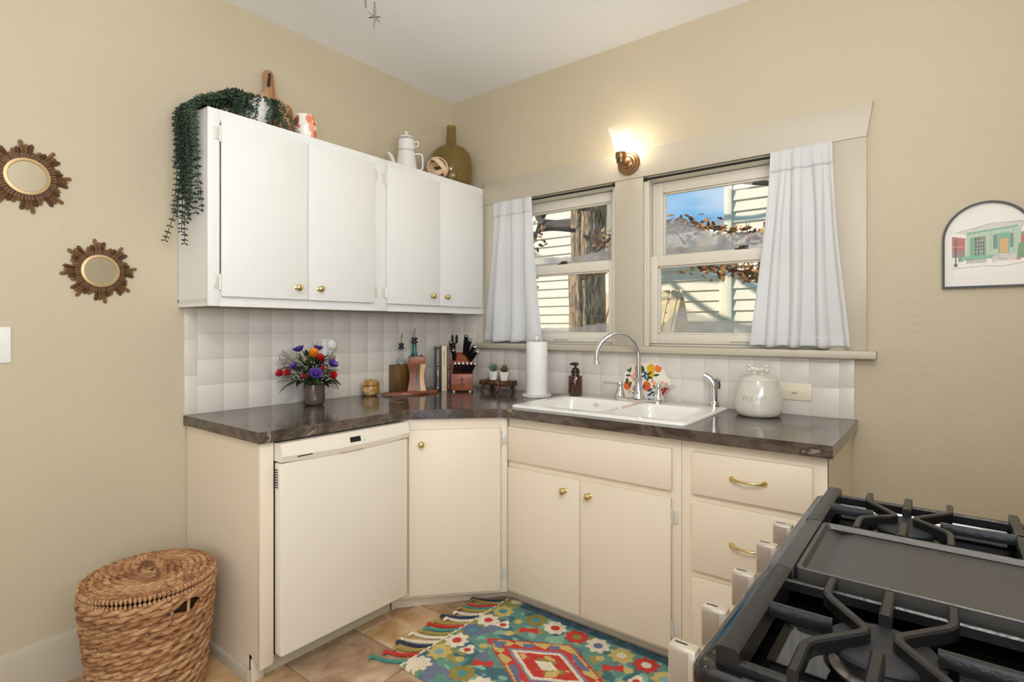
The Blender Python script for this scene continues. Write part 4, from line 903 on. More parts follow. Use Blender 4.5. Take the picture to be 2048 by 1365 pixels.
# ---- treat jar with a bone on the lid
tj = thing('dog_treat_jar', 'pale grey ceramic treat jar with bone-shaped lid knob', 'jar', (1.905, -.135, ZC), math.radians(4))
m_cer = mat('grey_ceramic', (212, 208, 196), .14, coat=.5)
MB().lathe([(0, 0), (.070, 0), (.082, .004), (.090, .016), (.0935, .032), (.091, .07), (.084, .11), (.076, .138), (.0735, .146), (.070, .146), (.070, .14), (0, .139)], 48).build('jar_body', m_cer, tj)
ld = MB().lathe([(.0745, .1465), (.0735, .150), (.060, .160), (.040, .168), (.022, .172), (0, .172)], 48).build('lid', m_cer, tj)
MB().tube([(-.026, 0, .196), (-.01, 0, .1905), (.01, 0, .1905), (.026, 0, .196)], [.011, .0095, .0095, .011], 12).ball((-.032, .0, .206), .0125, 12, 8).ball((-.034, 0, .19), .0115, 12, 8).ball((.032, 0, .205), .0115, 12, 8).ball((.034, 0, .19), .0115, 12, 8).tube([(-.016, 0, .166), (-.014, 0, .188)], .0065, 8).tube([(.016, 0, .166), (.014, 0, .188)], .0065, 8).build('bone_knob', m_cer, ld)
for k, ch in enumerate('TREATS'):
    a = -PI/2+(k-2.5)*.185; r_ = .0892; text(ch, .026, m_cer, tj, TR((r_*math.cos(a), r_*math.sin(a), .078), rz=a+PI/2) @ Euler((PI/2+(-.17), 0, 0)).to_matrix().to_4x4(), 'embossed_letter', .0042)
# ---- beige toggle switch plate
sw = thing('switch_plate', 'almond horizontal light switch plate on the right splashback', 'light switch', (2.022, -.0095, 1.011))
m_alm = mat('almond_plastic', (228, 219, 196), .35)
MB().box(-.0615, .0615, -.006, 0, -.036, .036, .003).build('plate', m_alm, sw); MB().box(-.012, .010, -.0155, -.005, -.0045, .0045, .002).build('toggle', mat('aged_toggle', (222, 200, 150), .4), sw)
for x in (-.03, .03): MB().lathe([(0, 0), (.003, 0), (.003, .0015), (0, .002)], 10, M=TR((x, -.006, 0), rx=PI/2)).build('screw', m_alm, sw)
# ================================================================ ON TOP OF THE WALL CABINET
ZU = UZ1+.0005
# ---- paddle cutting board leaning on the wall
ct = thing('cutting_board', 'striped wooden paddle cutting board leaning behind the trailing plant', 'cutting board', (.09, -1.262, ZU))
m_brd = ramp_mat('striped_acacia', [(.3, (112, 74, 46)), (.44, (166, 118, 78)), (.56, (206, 166, 122)), (.66, (146, 100, 64)), (.74, (196, 152, 106))], .45, 2.6, (1, 9, .35), 3, .4)
ol = []
hw, hh = .102, .205
ol += [(-hw, 0), (hw, 0), (hw, hh-.035)]+[(hw-.035+.035*math.cos(q), hh-.035+.035*math.sin(q)) for q in [PI/2*i/6 for i in range(1, 7)]]
ol += [(.046, hh+.006), (.030, hh+.03), (.0235, hh+.065), (.0235, hh+.118)]+[(.0235*math.cos(q), hh+.12+.0235*math.sin(q)) for q in [PI*i/10 for i in range(1, 10)]]
ol += [(-.0235, hh+.118), (-.0235, hh+.065), (-.030, hh+.03), (-.046, hh+.006)]+[(-hw+.035-.035*math.sin(q), hh-.035+.035*math.cos(q)) for q in [PI/2*i/6 for i in range(0, 7)]]
m = MB().prism([(-x, z) for x, z in ol], 0, .018, 'x', .004); m.bm.transform(TR(rz=0, ry=-.19)); m.build('board', m_brd, ct)
ML = TR(ry=-.19)
MB().lathe([(.008, 0), (.008, .001), (0, .001)], 16, M=ML @ TR((.0183, 0, hh+.118), ry=PI/2)).build('hang_hole', mat('hole_dark', (40, 28, 22), .8), ct)
MB().tube([(.021, 0, hh+.118), (.026, -.010, hh+.095), (.026, -.018, hh+.066), (.024, -.017, hh+.05), (.024, -.009, hh+.055), (.025, -.004, hh+.09), (.021, .0, hh+.115)], .0035, 6, M=ML).build('leather_loop', mat('dark_leather', (62, 38, 34), .6), ct)
# ---- floral mug
mg = thing('floral_mug', 'white mug with coral flower blotches on the wall cabinet', 'mug', (.195, -1.170, ZU), .3)
m = MB().lathe([(0, .004), (.035, .004), (.036, 0), (.042, .004), (.050, .03), (.052, .06), (.050, .09), (.0455, .118), (.042, .118), (.046, .09), (.047, .06), (.044, .02), (0, .012)], 96)
bmesh.ops.subdivide_edges(m.bm, edges=[e for e in m.bm.edges if abs(e.verts[0].co.z-e.verts[1].co.z) > .012], cuts=9, use_grid_fill=True)
mo = m.build('cup', vcol_mat('mug_glaze', .15), mg)
bl_ = [(rnd.uniform(0, 6.28), rnd.uniform(.01, .11), rnd.uniform(.009, .017), rnd.choice([(226, 108, 84), (216, 84, 52), (234, 140, 110), (176, 150, 196), (120, 72, 60), (240, 170, 140)])) for _ in range(30)]
at_ = mo.data.attributes.new('Col', 'FLOAT_COLOR', 'POINT'); cl = []
for v in mo.data.vertices:
    c = srgb(240, 234, 224); a = math.atan2(v.co.y, v.co.x) % (2*PI)
    for (ba, bz, br, bc) in bl_:
        da = (a-ba+PI) % (2*PI)-PI
        if (da*.05)**2+((v.co.z-bz)*(.7 if br > .012 else 1.6))**2 < br*br: c = srgb(*bc)
    cl += c
at_.data.foreach_set('color', cl)
MB().tube(catmull([(-.01, .047, .095), (-.012, .066, .092), (-.014, .076, .066), (-.012, .068, .040), (-.01, .049, .032)], 6), .0045, 8).build('handle', m_enamel, mg)
# ---- trailing plant in a white pot
pl = thing('trailing_plant', 'artificial trailing string-leaf plant spilling over the cabinet end', 'plant', (.165, -1.375, ZU))
MB().lathe([(0, 0), (.045, 0), (.048, .003), (.060, .12), (.060, .125), (.056, .125), (.05, .10), (0, .098)], 28).build('pot', mat('speckled_pot', (222, 220, 216), .5, vary=.12, vscale=60), pl)
m_str = [mat('string_leaf_a', (52, 72, 52), .45, vary=.25, vscale=30), mat('string_leaf_b', (70, 96, 62), .45, vary=.2, vscale=30), mat('string_leaf_c', (40, 56, 46), .45)]
OCT_V = [(1, 0, 0), (-1, 0, 0), (0, 1, 0), (0, -1, 0), (0, 0, 1), (0, 0, -1)]
OCT_F = [(0, 2, 4), (2, 1, 4), (1, 3, 4), (3, 0, 4), (2, 0, 5), (1, 2, 5), (3, 1, 5), (0, 3, 5)]
def strand(pts, mt, r=.0062):
    m = MB(); c = catmull(pts, 8); m.tube(c, .0013, 4)
    acc = 0; last = c[0]
    for a, b_ in zip(c, c[1:]):
        acc += (b_-a).length
        while acc > .0115:
            acc -= .0115; t = (b_-a).normalized()
            sd = t.cross(Vector((rnd.uniform(-1, 1), rnd.uniform(-1, 1), rnd.uniform(-1, 1)))).normalized()
            for sg in (-1, 1):
                p = b_+sd*sg*.0075; q = (sd*sg+t*.5).to_track_quat('X', 'Z').to_matrix().to_4x4()
                m.raw(OCT_V, OCT_F, Matrix.Translation(p) @ q @ Matrix.Diagonal((r*1.25, r*.85, r*.5, 1)))
    return m.build('strand', mt, pl, True, angle=180)
yE = UY0
for i in range(30):                # over the end of the cabinet
    x0 = .165+rnd.uniform(-.05, .05); y0 = -1.39+rnd.uniform(-.04, .02); xe = rnd.uniform(.06, .25) if i > 9 else rnd.uniform(.05, .15)
    top = 2.255+rnd.uniform(-.04, .025); out = rnd.uniform(.012, .036); dz = rnd.choice((rnd.uniform(.08, .2), rnd.uniform(.15, .34), rnd.uniform(.3, .42)))
    ye = yE-out
    strand([(x0, y0, top-.03), (x0*.6+xe*.4, -1.47, top+.005), (xe*.8+x0*.2, -1.56, 2.195+rnd.uniform(.0, .04)), (xe, yE-.012, 2.165+rnd.uniform(0, .02)), (xe+rnd.uniform(-.01, .01), ye-.01, 2.13), (xe-.01, ye, 2.13-dz*.4), (xe+rnd.uniform(-.03, .02), ye+rnd.uniform(-.01, .012), 2.13-dz)], rnd.choice(m_str))
for k, (xe, dz, sx) in enumerate(((.12, .50, -.06), (.16, .52, .01), (.14, .47, .0), (.09, .38, -.03), (.19, .44, .01))):
    strand([(.16, -1.42, 2.26), (.14, -1.52, 2.24), (xe, yE-.01, 2.17), (xe, yE-.04, 2.08), (xe+sx*.2, yE-.035, 2.13-dz*.6), (xe+sx, yE-.04-(.03 if sx < -.05 else 0), 2.13-dz)], m_str[2])
for i in range(26):                # heaped on the cabinet top round the pot
    a = rnd.uniform(0, 2*PI); r1 = rnd.uniform(.05, .11)
    xx = min(.285, max(.03, .165+r1*1.1*math.cos(a))); yy = -1.40+1.25*r1*math.sin(a)
    strand([(.165+.03*math.cos(a), -1.385+.03*math.sin(a), 2.255), (.165+.06*math.cos(a), -1.39+.06*math.sin(a), 2.265), (xx, yy, 2.225), (xx+.006, yy-.01, 2.18), (min(.29, xx+.015), yy-.02, ZU+.012)], rnd.choice(m_str))
for i in range(9):                 # thin sprays toward the mug
    xx = rnd.uniform(.2, .29); yy = rnd.uniform(-1.33, -1.235)
    strand([(.18, -1.36, 2.262), (.2, -1.335, 2.275), (xx-.03, (yy-1.33)/2-.01, 2.25), (xx, yy-.02, 2.19), (xx, yy, ZU+.010)], rnd.choice(m_str), .005)
# ---- enamel coffee pot
cf = thing('enamel_coffee_pot', 'white enamel stacked coffee pot with curved spout', 'coffee pot', (.165, -.535, ZU), math.radians(38))
m_en2 = mat('matte_enamel', (230, 226, 220), .3)
MB().lathe([(0, 0), (.062, 0), (.064, .004), (.052, .075), (.047, .118), (.050, .121), (.050, .125), (.046, .127), (0, .127)], 40).build('body', m_en2, cf)
MB().lathe([(.0445, .127), (.0455, .131), (.0455, .182), (.049, .185), (.049, .189), (.044, .191), (0, .191)], 40).build('filter_cup', m_en2, cf)
MB().lathe([(.047, .1915), (.046, .196), (.030, .210), (.014, .216), (.008, .218), (.0075, .222), (.0115, .227), (.0095, .234), (0, .236)], 32).build('lid', m_en2, cf)
for z in (.1228, .1868): MB().tube([(.0502*math.cos(2*PI*i/40)-(.001 if z > .15 else 0)*math.cos(2*PI*i/40), .0502*math.sin(2*PI*i/40)-(.001 if z > .15 else 0)*math.sin(2*PI*i/40), z) for i in range(40)], .0013, 6, closed=True).build('rim_line', mat('grey_rim', (120, 114, 108), .4), cf)
MB().tube(catmull([(-.052, 0, .03), (-.070, 0, .058), (-.080, 0, .09), (-.094, 0, .112), (-.104, 0, .118)], 5), [.016-.0095*i/20 for i in range(21)], 12).build('spout', m_en2, cf)
MB().tube(catmull([(.046, 0, .108), (.066, 0, .110), (.083, 0, .106), (.090, 0, .088), (.090, 0, .04), (.086, 0, .024), (.062, 0, .020)], 6), .0045, 8).build('handle', m_en2, cf)
MB().tube(catmull([(.044, 0, .176), (.060, 0, .178), (.067, 0, .166), (.062, 0, .152), (.045, 0, .150)], 6), .0038, 8).build('cup_handle', m_en2, cf)
# ---- wooden knot ornament
kn = thing('wooden_knot_ornament', 'pale wooden interlocking-ring knot ornament', 'ornament', (.215, -.345, ZU+.066))
m_kn = mat('pale_wood', (222, 190, 158), .6, vary=.12, vscale=20, stretch=(1, 1, 6))
def band(M, R=.062, w=.013, th=.0055):
    m = MB(); vs, fs = [], []; N = 48
    for i in range(N):
        q = 2*PI*i/N; c, s_ = math.cos(q), math.sin(q)
        for (rr_, z) in ((R-th, -w), (R, -w), (R, w), (R-th, w)): vs.append((rr_*c, rr_*s_, z))
    for i in range(N):
        for k in range(4): j = (i+1) % N; fs.append((i*4+k, i*4+(k+1) % 4, j*4+(k+1) % 4, j*4+k))
    return m.raw(vs, fs, M).build('ring', m_kn, kn, angle=30)
band(Euler((PI/2, 0, math.radians(60))).to_matrix().to_4x4()); band(Euler((PI/2+.75, .3, math.radians(-5))).to_matrix().to_4x4(), .0655); band(Euler((PI/2-.85, -.2, math.radians(40))).to_matrix().to_4x4(), .0585)
# ---- green glass demijohn
dj = thing('glass_demijohn', 'large olive-green glass demijohn bottle in the corner on the cabinet', 'bottle', (.135, -.150, ZU))
m_olive = mat('olive_glass', (176, 152, 88), .05, coat=.4, **{'Transmission Weight': .7, 'IOR': 1.15})
MB().lathe([(0, .008), (.085, .002), (.108, .004), (.118, .016), (.126, .06), (.130, .12), (.128, .165), (.117, .205), (.095, .235), (.062, .254), (.040, .260), (.0345, .265), (.031, .30), (.0275, .345), (.0275, .356), (.0295, .358), (.0295, .376), (.027, .380), (.022, .380), (.0225, .34), (.026, .30), (.03, .262), (.06, .249), (.09, .231), (.112, .203), (.123, .165), (.125, .12), (.121, .06), (.113, .02), (0, .013)], 56).build('glass', m_olive, dj)
# ================================================================ WALL DECOR
m_ray = mat('bronze_ray', (150, 118, 82), .42, .55, vary=.15, vscale=30); m_ray2 = mat('dark_ray', (104, 74, 54), .5, .3)
m_rim = mat('gold_rim', (196, 168, 122), .4, .5)
def sun_mirror(label, y, z, rr_):
    o = thing('sunburst_mirror', label, 'mirror', (.004, y, z), 0, 'sunburst mirrors on the left wall')
    k0 = rr_/.125
    MB().lathe([(0, 0), (.078*k0, 0), (.078*k0, .006), (0, .006)], 40, M=TR(ry=PI/2)).build('backing', m_ray2, o)
    N = 48; pat = [1.0, .86, .93, .76, .84, .70]
    for k in range(N):
        a = 2*PI*k/N+.12; L = .125*k0*pat[[0, 1, 2, 3, 4, 5, 4, 3, 2, 1, 5, 1][k % 6 if False else (k*1) % 12] % 6]
        L = .125*k0*(.74+.26*abs(math.cos(a*4+.3))**1.3) if k % 2 == 0 else .125*k0*(.66+.24*abs(math.cos(a*4+.3))**1.3)
        w0, w1 = .0028*k0, .0068*k0; h = .009
        vs = [(0, -w0, .045*k0), (0, w0, .045*k0), (0, w1, L-.006), (0, 0, L), (0, -w1, L-.006), (h, 0, .045*k0), (h, 0, L-.012), (0, 0, L)]
        m = MB().raw(vs, [(0, 5, 1), (1, 5, 6, 2), (2, 6, 3), (3, 6, 4), (4, 6, 5, 0), (0, 1, 2, 3, 4)], TR((.001, 0, 0), rx=-a)); m.build('ray', m_ray if k % 3 else m_ray2, o, smooth=False)
    MB().lathe([(.047*k0, .004), (.062*k0, .006), (.0605*k0, .013), (.052*k0, .0145), (.0495*k0, .010), (.047*k0, .010)], 48, M=TR(ry=PI/2)).build('rim', m_rim, o)
    MB().lathe([(0, .0105), (.0498*k0, .0105), (.0498*k0, .008), (0, .008)], 48, M=TR(ry=PI/2)).build('mirror_glass', mat('mirror_silver', (236, 238, 238), .02, 1), o)
    return o
sun_mirror('sunburst mirror with bronze rays hung higher, above the light switch', -2.116, 1.806, .130)
sun_mirror('sunburst mirror with bronze rays hung lower, nearer the wall cabinet', -1.905, 1.495, .125)
lp = thing('light_switch', 'white double light switch plate on the left wall', 'light switch', (.001, -2.215, 1.222))
MB().box(0, .006, -.058, .058, -.0615, .0615, .003).build('plate', m_vinyl, lp)
for y in (-.023, .023): MB().box(.005, .0155, y-.005, y+.005, -.006, .012, .002).build('toggle', m_vinyl, lp)
# ---- arched framed print of a small green house
fr = thing('framed_print', 'black arched frame holding a watercolour of a green cottage', 'framed print', (2.638, -.001, 1.424))
FW, FS, FH = .126, .175, .306
arch = [(-FW, 0), (FW, 0)]+[(FW*math.cos(q), FS+(FH-FS)*math.sin(q)) for q in [PI*i/32 for i in range(33)]]
inn = [(x*(1-.007/FW), .007+(z)*(1-.0135/FH)) for x, z in arch]
b = bmesh.new(); n = len(arch); V = [[b.verts.new((x, y, z)) for x, z in L] for L, y in ((arch, 0), (arch, -.016), (inn, -.016), (inn, -.004))]
for A_, B_ in zip(V, V[1:]):
    for i in range(n): b.faces.new((A_[i], A_[(i+1) % n], B_[(i+1) % n], B_[i]))
mm = MB(); mm.bm.free(); mm.bm = b; mm.build('frame', mat('black_frame', (24, 23, 23), .4), fr)
s0 = .252/1010.     # print detail is laid out on a grid: x right, y up from the frame's lower edge
P_ = lambda x, y: ((x-150)*s0, (1240-y)*s0)
cv = Canvas(.252, .306, .0012, (233, 228, 219))
def PO(pts, c, a=1.0): cv.poly([P_(*p) for p in pts], c, a)
def LI(x1, y1, x2, y2, w, c, a=1.0): (u1, v1), (u2, v2) = P_(x1, y1), P_(x2, y2); cv.line(u1, v1, u2, v2, w*s0, c, a)
PO([(262, 480), (415, 520), (410, 770), (262, 770)], (184, 104, 96)); PO([(262, 690), (410, 690), (410, 790), (262, 790)], (150, 130, 124)); PO([(1010, 520), (1092, 520), (1092, 700), (1010, 690)], (190, 96, 84))
PO([(420, 470), (1010, 430), (1010, 790), (420, 800)], (178, 196, 172)); PO([(300, 435), (710, 330), (1060, 335), (1000, 430), (420, 465)], (206, 202, 196)); PO([(420, 440), (980, 385), (970, 420), (430, 470)], (132, 184, 152))
PO([(465, 520), (640, 510), (640, 790), (465, 790)], (120, 164, 130)); PO([(520, 515), (622, 510), (622, 770), (520, 775)], (84, 96, 84)); PO([(590, 520), (620, 520), (620, 590), (590, 590)], (168, 110, 92))
PO([(770, 480), (890, 480), (890, 770), (770, 770)], (120, 172, 136)); PO([(785, 560), (875, 560), (875, 765), (785, 765)], (208, 168, 108)); PO([(715, 500), (765, 490), (765, 700), (715, 700)], (110, 136, 116)); PO([(895, 490), (925, 490), (925, 690), (895, 690)], (110, 136, 116))
PO([(395, 785), (735, 780), (720, 830), (395, 835)], (120, 178, 140)); PO([(420, 835), (650, 830), (640, 885), (420, 885)], (190, 186, 178)); PO([(770, 780), (905, 775), (910, 870), (750, 880)], (216, 210, 206)); PO([(710, 800), (760, 780), (745, 880), (705, 880)], (200, 196, 186)); PO([(910, 780), (960, 790), (960, 870), (915, 870)], (206, 200, 190))
PO([(985, 640), (1090, 610), (1092, 840), (960, 850)], (110, 150, 104)); PO([(330, 790), (385, 770), (390, 850), (330, 860)], (120, 158, 118)); PO([(960, 840), (1010, 835), (1000, 870), (965, 868)], (206, 110, 96)); PO([(1010, 490), (1092, 440), (1092, 500), (1010, 520)], (120, 128, 116))
for q in ((300, 435, 710, 330), (710, 330, 1060, 335), (1060, 335, 1000, 430), (430, 465, 960, 385), (270, 955, 620, 930), (620, 930, 800, 950), (820, 945, 1060, 905), (395, 835, 640, 830), (750, 800, 905, 795), (750, 825, 905, 820), (750, 850, 908, 846)): LI(*q, 7, (112, 104, 100), .8)
for x in (545, 571, 598): LI(x, 515, x, 770, 5, (196, 206, 190))
for y in (570, 625, 675, 725): LI(520, y, 622, y-3, 5, (196, 206, 190))
for x in range(425, 720, 22): LI(x, 700, x, 785, 3, (150, 184, 158))
for x in (690, 930): LI(x, 440, x, 720, 10, (150, 168, 150))
LI(303, 560, 303, 900, 12, (70, 76, 72)); PO([(278, 520), (330, 520), (318, 570), (290, 570)], (110, 116, 116)); PO([(280, 880), (325, 880), (325, 925), (280, 925)], (90, 94, 90)); LI(265, 630, 410, 640, 5, (210, 196, 190)); LI(265, 580, 410, 590, 4, (150, 86, 80))
for q in ((262, 400, 262, 1100), (262, 1100, 1100, 1065), (1100, 330, 1100, 1065)): LI(*q, 3, (206, 200, 190))
cv.mesh('watercolour_print', m_print, fr, TR((-FW, -.0045, 0), rx=PI/2), clip=[(x+FW, z) for x, z in arch])
# ================================================================ CURTAINS, RODS, SCONCE
m_rod = mat('black_rod', (22, 20, 20), .4)
for i, (x0, x1, wl_) in enumerate(((WX[0][0]+.002, WX[0][1]-.002, 'left'), (WX[1][0]+.002, WX[1][1]-.002, 'right'))):
    r_ = thing('curtain_rod', 'thin black tension rod across the %s' % ('window with the tree trunk outside' if i == 0 else 'window showing sky and siding'), 'curtain rod', ((x0+x1)/2, -.010, 2.0215))
    MB().cyl((-(x1-x0)/2+.012, 0, 0), ((x1-x0)/2-.012, 0, 0), .0055, seg=10).build('tube', m_rod, r_)
    for sg in (-1, 1): MB().cyl((sg*((x1-x0)/2-.016), 0, 0), (sg*(x1-x0)/2, 0, 0), .009, seg=12).build('end_cap', m_rod, r_)
def cloth_mat():
    m = bpy.data.materials.new('sheer_cotton'); m.use_nodes = True; t = m.node_tree; t.nodes.clear()
    o = NN(t, 'ShaderNodeOutputMaterial'); d = NN(t, 'ShaderNodeBsdfDiffuse'); d.inputs[0].default_value = srgb(244, 243, 241); tl = NN(t, 'ShaderNodeBsdfTranslucent'); tl.inputs[0].default_value = srgb(246, 246, 250)
    mx = NN(t, 'ShaderNodeMixShader'); mx.inputs[0].default_value = .42; t.links.new(d.outputs[0], mx.inputs[1]); t.links.new(tl.outputs[0], mx.inputs[2]); t.links.new(mx.outputs[0], o.inputs[0]); return m
m_cloth = cloth_mat()
def curtain(label, top, bot, folds, seed):
    (a0, a1), (b0, b1) = top, bot; zt, zb = 2.034, 1.2005
    o = thing('curtain', label, 'curtain', ((a0+a1)/2, -.03, zb)); NX, NZ = 150, 60; vs, fs = [], []
    rn = random.Random(seed); ph = [rn.uniform(-.5, .5) for _ in range(40)]
    def sheet(z0, z1, off, nz):
        vs, fs = [], []
        for j in range(nz+1):
            z = z0+(z1-z0)*j/nz; t = max(0, (zt-z)/(zt-zb)); k = t**1.15
            for i in range(NX+1):
                u = i/NX; x = (a0+(b0-a0)*k)*(1-u)+(a1+(b1-a1)*k)*u
                w = u+.018*math.sin(u*9+seed)+.012*math.sin(u*23+t*1.5); f = math.sin(w*folds*2*PI); f = math.copysign(abs(f)**.55, f)
                amp = .004+.016*min(1, t*3)+.008*t; y = -.031-.003*t+amp*f*(.8+.25*math.sin(u*7+seed))
                if abs(z-(2.0215)) < .012: y = min(y, -.018) if off <= 0 else y
                vs.append((x+.004*math.sin(t*5+u*9), min(y, -.0235)+off, z+(.004*math.sin(w*folds*2*PI) if j == nz and z1 < 1.3 else 0)))
        n = NX+1
        for j in range(nz):
            for i in range(NX): q = j*n+i; fs.append((q, q+1, q+n+1, q+n))
        return MB().raw(vs, fs)
    def fin(m, nm, th):
        ob = m.build(nm, m_cloth, o, True, angle=180); md = ob.modifiers.new('thickness', 'SOLIDIFY'); md.thickness = th; md.offset = 0
    fin(sheet(zt, zb, 0, NZ), 'panel', .0012); fin(sheet(zt+.002, zt-.085, -.0045, 8), 'header_band', .0012); fin(sheet(zb+.045, zb+.002, -.0045, 4), 'hem', .0012)
curtain('sheer white cafe curtain gathered beside the wall cabinet', (.375, .655), (.300, .722), 3.1, 1)
curtain('sheer white curtain gathered at the right end of the windows', (1.930, 2.160), (1.850, 2.222), 3.7, 4)
def bell_mat():
    m = bpy.data.materials.new('seeded_bell_glass'); m.use_nodes = True; t = m.node_tree; t.nodes.clear()
    o = NN(t, 'ShaderNodeOutputMaterial'); tr = NN(t, 'ShaderNodeBsdfTransparent'); tl = NN(t, 'ShaderNodeBsdfTranslucent'); tl.inputs[0].default_value = (.95, .93, .88, 1); gs = NN(t, 'ShaderNodeBsdfGlossy'); gs.inputs['Roughness'].default_value = .08
    lw = NN(t, 'ShaderNodeLayerWeight'); lw.inputs['Blend'].default_value = .5; pw = NN(t, 'ShaderNodeMath', operation='POWER'); pw.inputs[1].default_value = 2.2; ma = NN(t, 'ShaderNodeMath', operation='MULTIPLY_ADD'); ma.inputs[1].default_value = .6; ma.inputs[2].default_value = .10
    m1 = NN(t, 'ShaderNodeMixShader'); m1.inputs[0].default_value = .35; m2 = NN(t, 'ShaderNodeMixShader')
    t.links.new(lw.outputs['Facing'], pw.inputs[0]); t.links.new(pw.outputs[0], ma.inputs[0]); t.links.new(ma.outputs[0], m2.inputs[0]); t.links.new(tl.outputs[0], m1.inputs[1]); t.links.new(gs.outputs[0], m1.inputs[2]); t.links.new(tr.outputs[0], m2.inputs[1]); t.links.new(m1.outputs[0], m2.inputs[2]); t.links.new(m2.outputs[0], o.inputs[0]); return m
sc2 = thing('wall_sconce', 'antique brass wall sconce with lit bell glass shade between the windows', 'wall lamp', (1.262, -.0245, 2.112))
m_abr = ramp_mat('antique_brass', [(.3, (112, 82, 58)), (.7, (172, 134, 96))], .32, 6, (1, 1, 1), 4, .5, metal=.85)
MB().lathe([(0, .032), (.020, .031), (.030, .026), (.034, .020), (.044, .018), (.048, .012), (.056, .010), (.060, .003), (.060, 0), (0, 0)], 40, M=TR(rx=PI/2)).build('back_plate', m_abr, sc2)
MB().tube(catmull([(0, -.03, -.002), (0, -.05, -.010), (0, -.072, -.010), (0, -.088, .0)], 5), .011, 12).build('arm', m_abr, sc2)
MB().lathe([(0, -.022), (.016, -.022), (.022, -.014), (.0225, .004), (.026, .008), (.026, .032), (.023, .036), (0, .036)], 28, (0, -.088, 0)).build('socket_cup', m_abr, sc2)
MB().box(-.003, .003, -.115, -.108, -.016, .004, .001).build('switch_key', m_black, sc2)
gl = MB().lathe([(.0245, .034), (.028, .042), (.0335, .06), (.040, .09), (.048, .122), (.058, .148), (.0615, .153), (.0620, .1545)], 40, (0, -.088, 0)).build('glass_shade', bell_mat(), sc2)
MB().lathe([(0, .036), (.013, .036), (.014, .052), (.020, .066), (.027, .084), (.0285, .098), (.024, .113), (.012, .122), (0, .124)], 24, (0, -.088, 0)).build('bulb', emit('bulb_glow', (1, .88, .68), 36), sc2)
# ================================================================ RANGE
GX0, GX1, GY0, GY1, GZ = 2.326, 2.90, -1.990, -1.256, .945
m_iron = mat('cast_iron', (30, 29, 29), .3, .15, bump=.08, bscale=140); m_ebl = mat('black_enamel', (8, 8, 9), .07, coat=.6); m_stl = mat('stainless', (178, 174, 168), .28, 1)
rg = thing('gas_range', 'black and stainless gas range with cast-iron grates and centre griddle', 'gas range', (2.62, -1.625, 0))
MB().box(2.335, 2.985, -2.004, -1.244, .03, .885, .004).build('body', m_ebl, rg, True)
m = MB(); loft(m, [[(x, y, z) for x, y in rrect(2.300+d, 2.985-d, -2.008+d, -1.240-d, .02+.0*d)] for d, z in ((.004, .885), (0, .892), (0, .916), (.004, .922), (.010, .924), (.022, .922), (.030, .904), (.034, .900))])
m.raw([(x, y, .900) for x, y in rrect(2.334, 2.951, -1.974, -1.274, .02)], [tuple(range(24))]); m.build('cooktop', m_ebl, rg, True, angle=50)
MB().prism([(2.335, .80), (2.290, .806), (2.300, .886), (2.335, .886)], -2.000, -1.248, 'y', .002).build('control_panel', m_stl, rg, True)
od = MB().box(2.302, 2.334, -1.998, -1.250, .20, .79, .005).build('oven_door', m_stl, rg, True)
MB().tube([(2.252, -1.965, .735), (2.252, -1.29, .735)], .011, 12).build('oven_handle', m_stl, od, True)
for y in (-1.94, -1.315): MB().tube([(2.252, y, .735), (2.305, y, .735)], .009, 10).build('handle_bracket', m_stl, od, True)
MB().box(2.304, 2.334, -1.998, -1.250, .05, .19, .004).build('storage_drawer', m_stl, rg, True)
for (x, y) in ((2.38, -1.96), (2.38, -1.29), (2.93, -1.96), (2.93, -1.29)): MB().lathe([(0, 0), (.018, 0), (.018, .008), (.009, .012), (.009, .032), (0, .032)], 12, (x, y, 0)).build('levelling_foot', m_black, rg, True)
m_knb = mat('champagne_metal', (206, 194, 178), .3, .45); m_tau = mat('taupe_face', (158, 144, 128), .5, .1)
for y in (-1.905, -1.785, -1.640, -1.490, -1.362):
    kb_ = MB().lathe([(.026, .0), (.027, .003), (.0235, .008), (.022, .018), (.019, .022), (0, .022)], 28, M=TR((2.296, y, .852), ry=-PI/2-.0)).build('knob', m_knb, rg, True)
    MB().box(2.240, 2.276, y-.0105, y+.0105, .822, .882, .004).build('grip', m_knb, kb_, True)
    for sg in (-1, 1): MB().box(2.243, 2.266, y+sg*.0104, y+sg*.0114, .827, .877, .0004).build('grip_face', m_tau, kb_, True)
    MB().box(2.246, 2.262, y-.0012, y+.0012, .8815, .8825).build('pointer_line', m_black, kb_, True, smooth=False)
def bar(m, pts, w=.011, h=.016, z=GZ):
    P = [Vector((x, y, 0)) for x, y in pts]; n = len(P); vs, fs = [], []
    for i in range(n):
        t = (P[min(i+1, n-1)]-P[max(i-1, 0)]).normalized(); s_ = Vector((-t.y, t.x, 0))
        a = (P[i]-P[i-1]).normalized() if i > 0 else t; k = 1/max(.6, abs(t.dot(a)))
        for (u, v) in ((-.5, -h), (-.5, -.0025), (-.32, 0), (.32, 0), (.5, -.0025), (.5, -h)): q = P[i]+s_*(u*w*k); vs.append((q.x, q.y, z+v))
    for i in range(n-1):
        for q in range(6): fs.append((i*6+q, i*6+(q+1) % 6, i*6+6+(q+1) % 6, i*6+6+q))
    fs += [(5, 4, 3, 2, 1, 0), tuple((n-1)*6+q for q in range(6))]; m.raw(vs, fs)
def rnd_path(P, r=.014, n=5):
    out = [Vector((*P[0], 0))]
    for a, b_, c in zip(P, P[1:], P[2:]):
        a, b_, c = Vector((*a, 0)), Vector((*b_, 0)), Vector((*c, 0)); p = b_+(a-b_).normalized()*r; q = b_+(c-b_).normalized()*r
        out += [p.lerp(b_, t).lerp(b_.lerp(q, t), t) for t in [i/n for i in range(n+1)]]
    out.append(Vector((*P[-1], 0))); return [(v.x, v.y) for v in out]
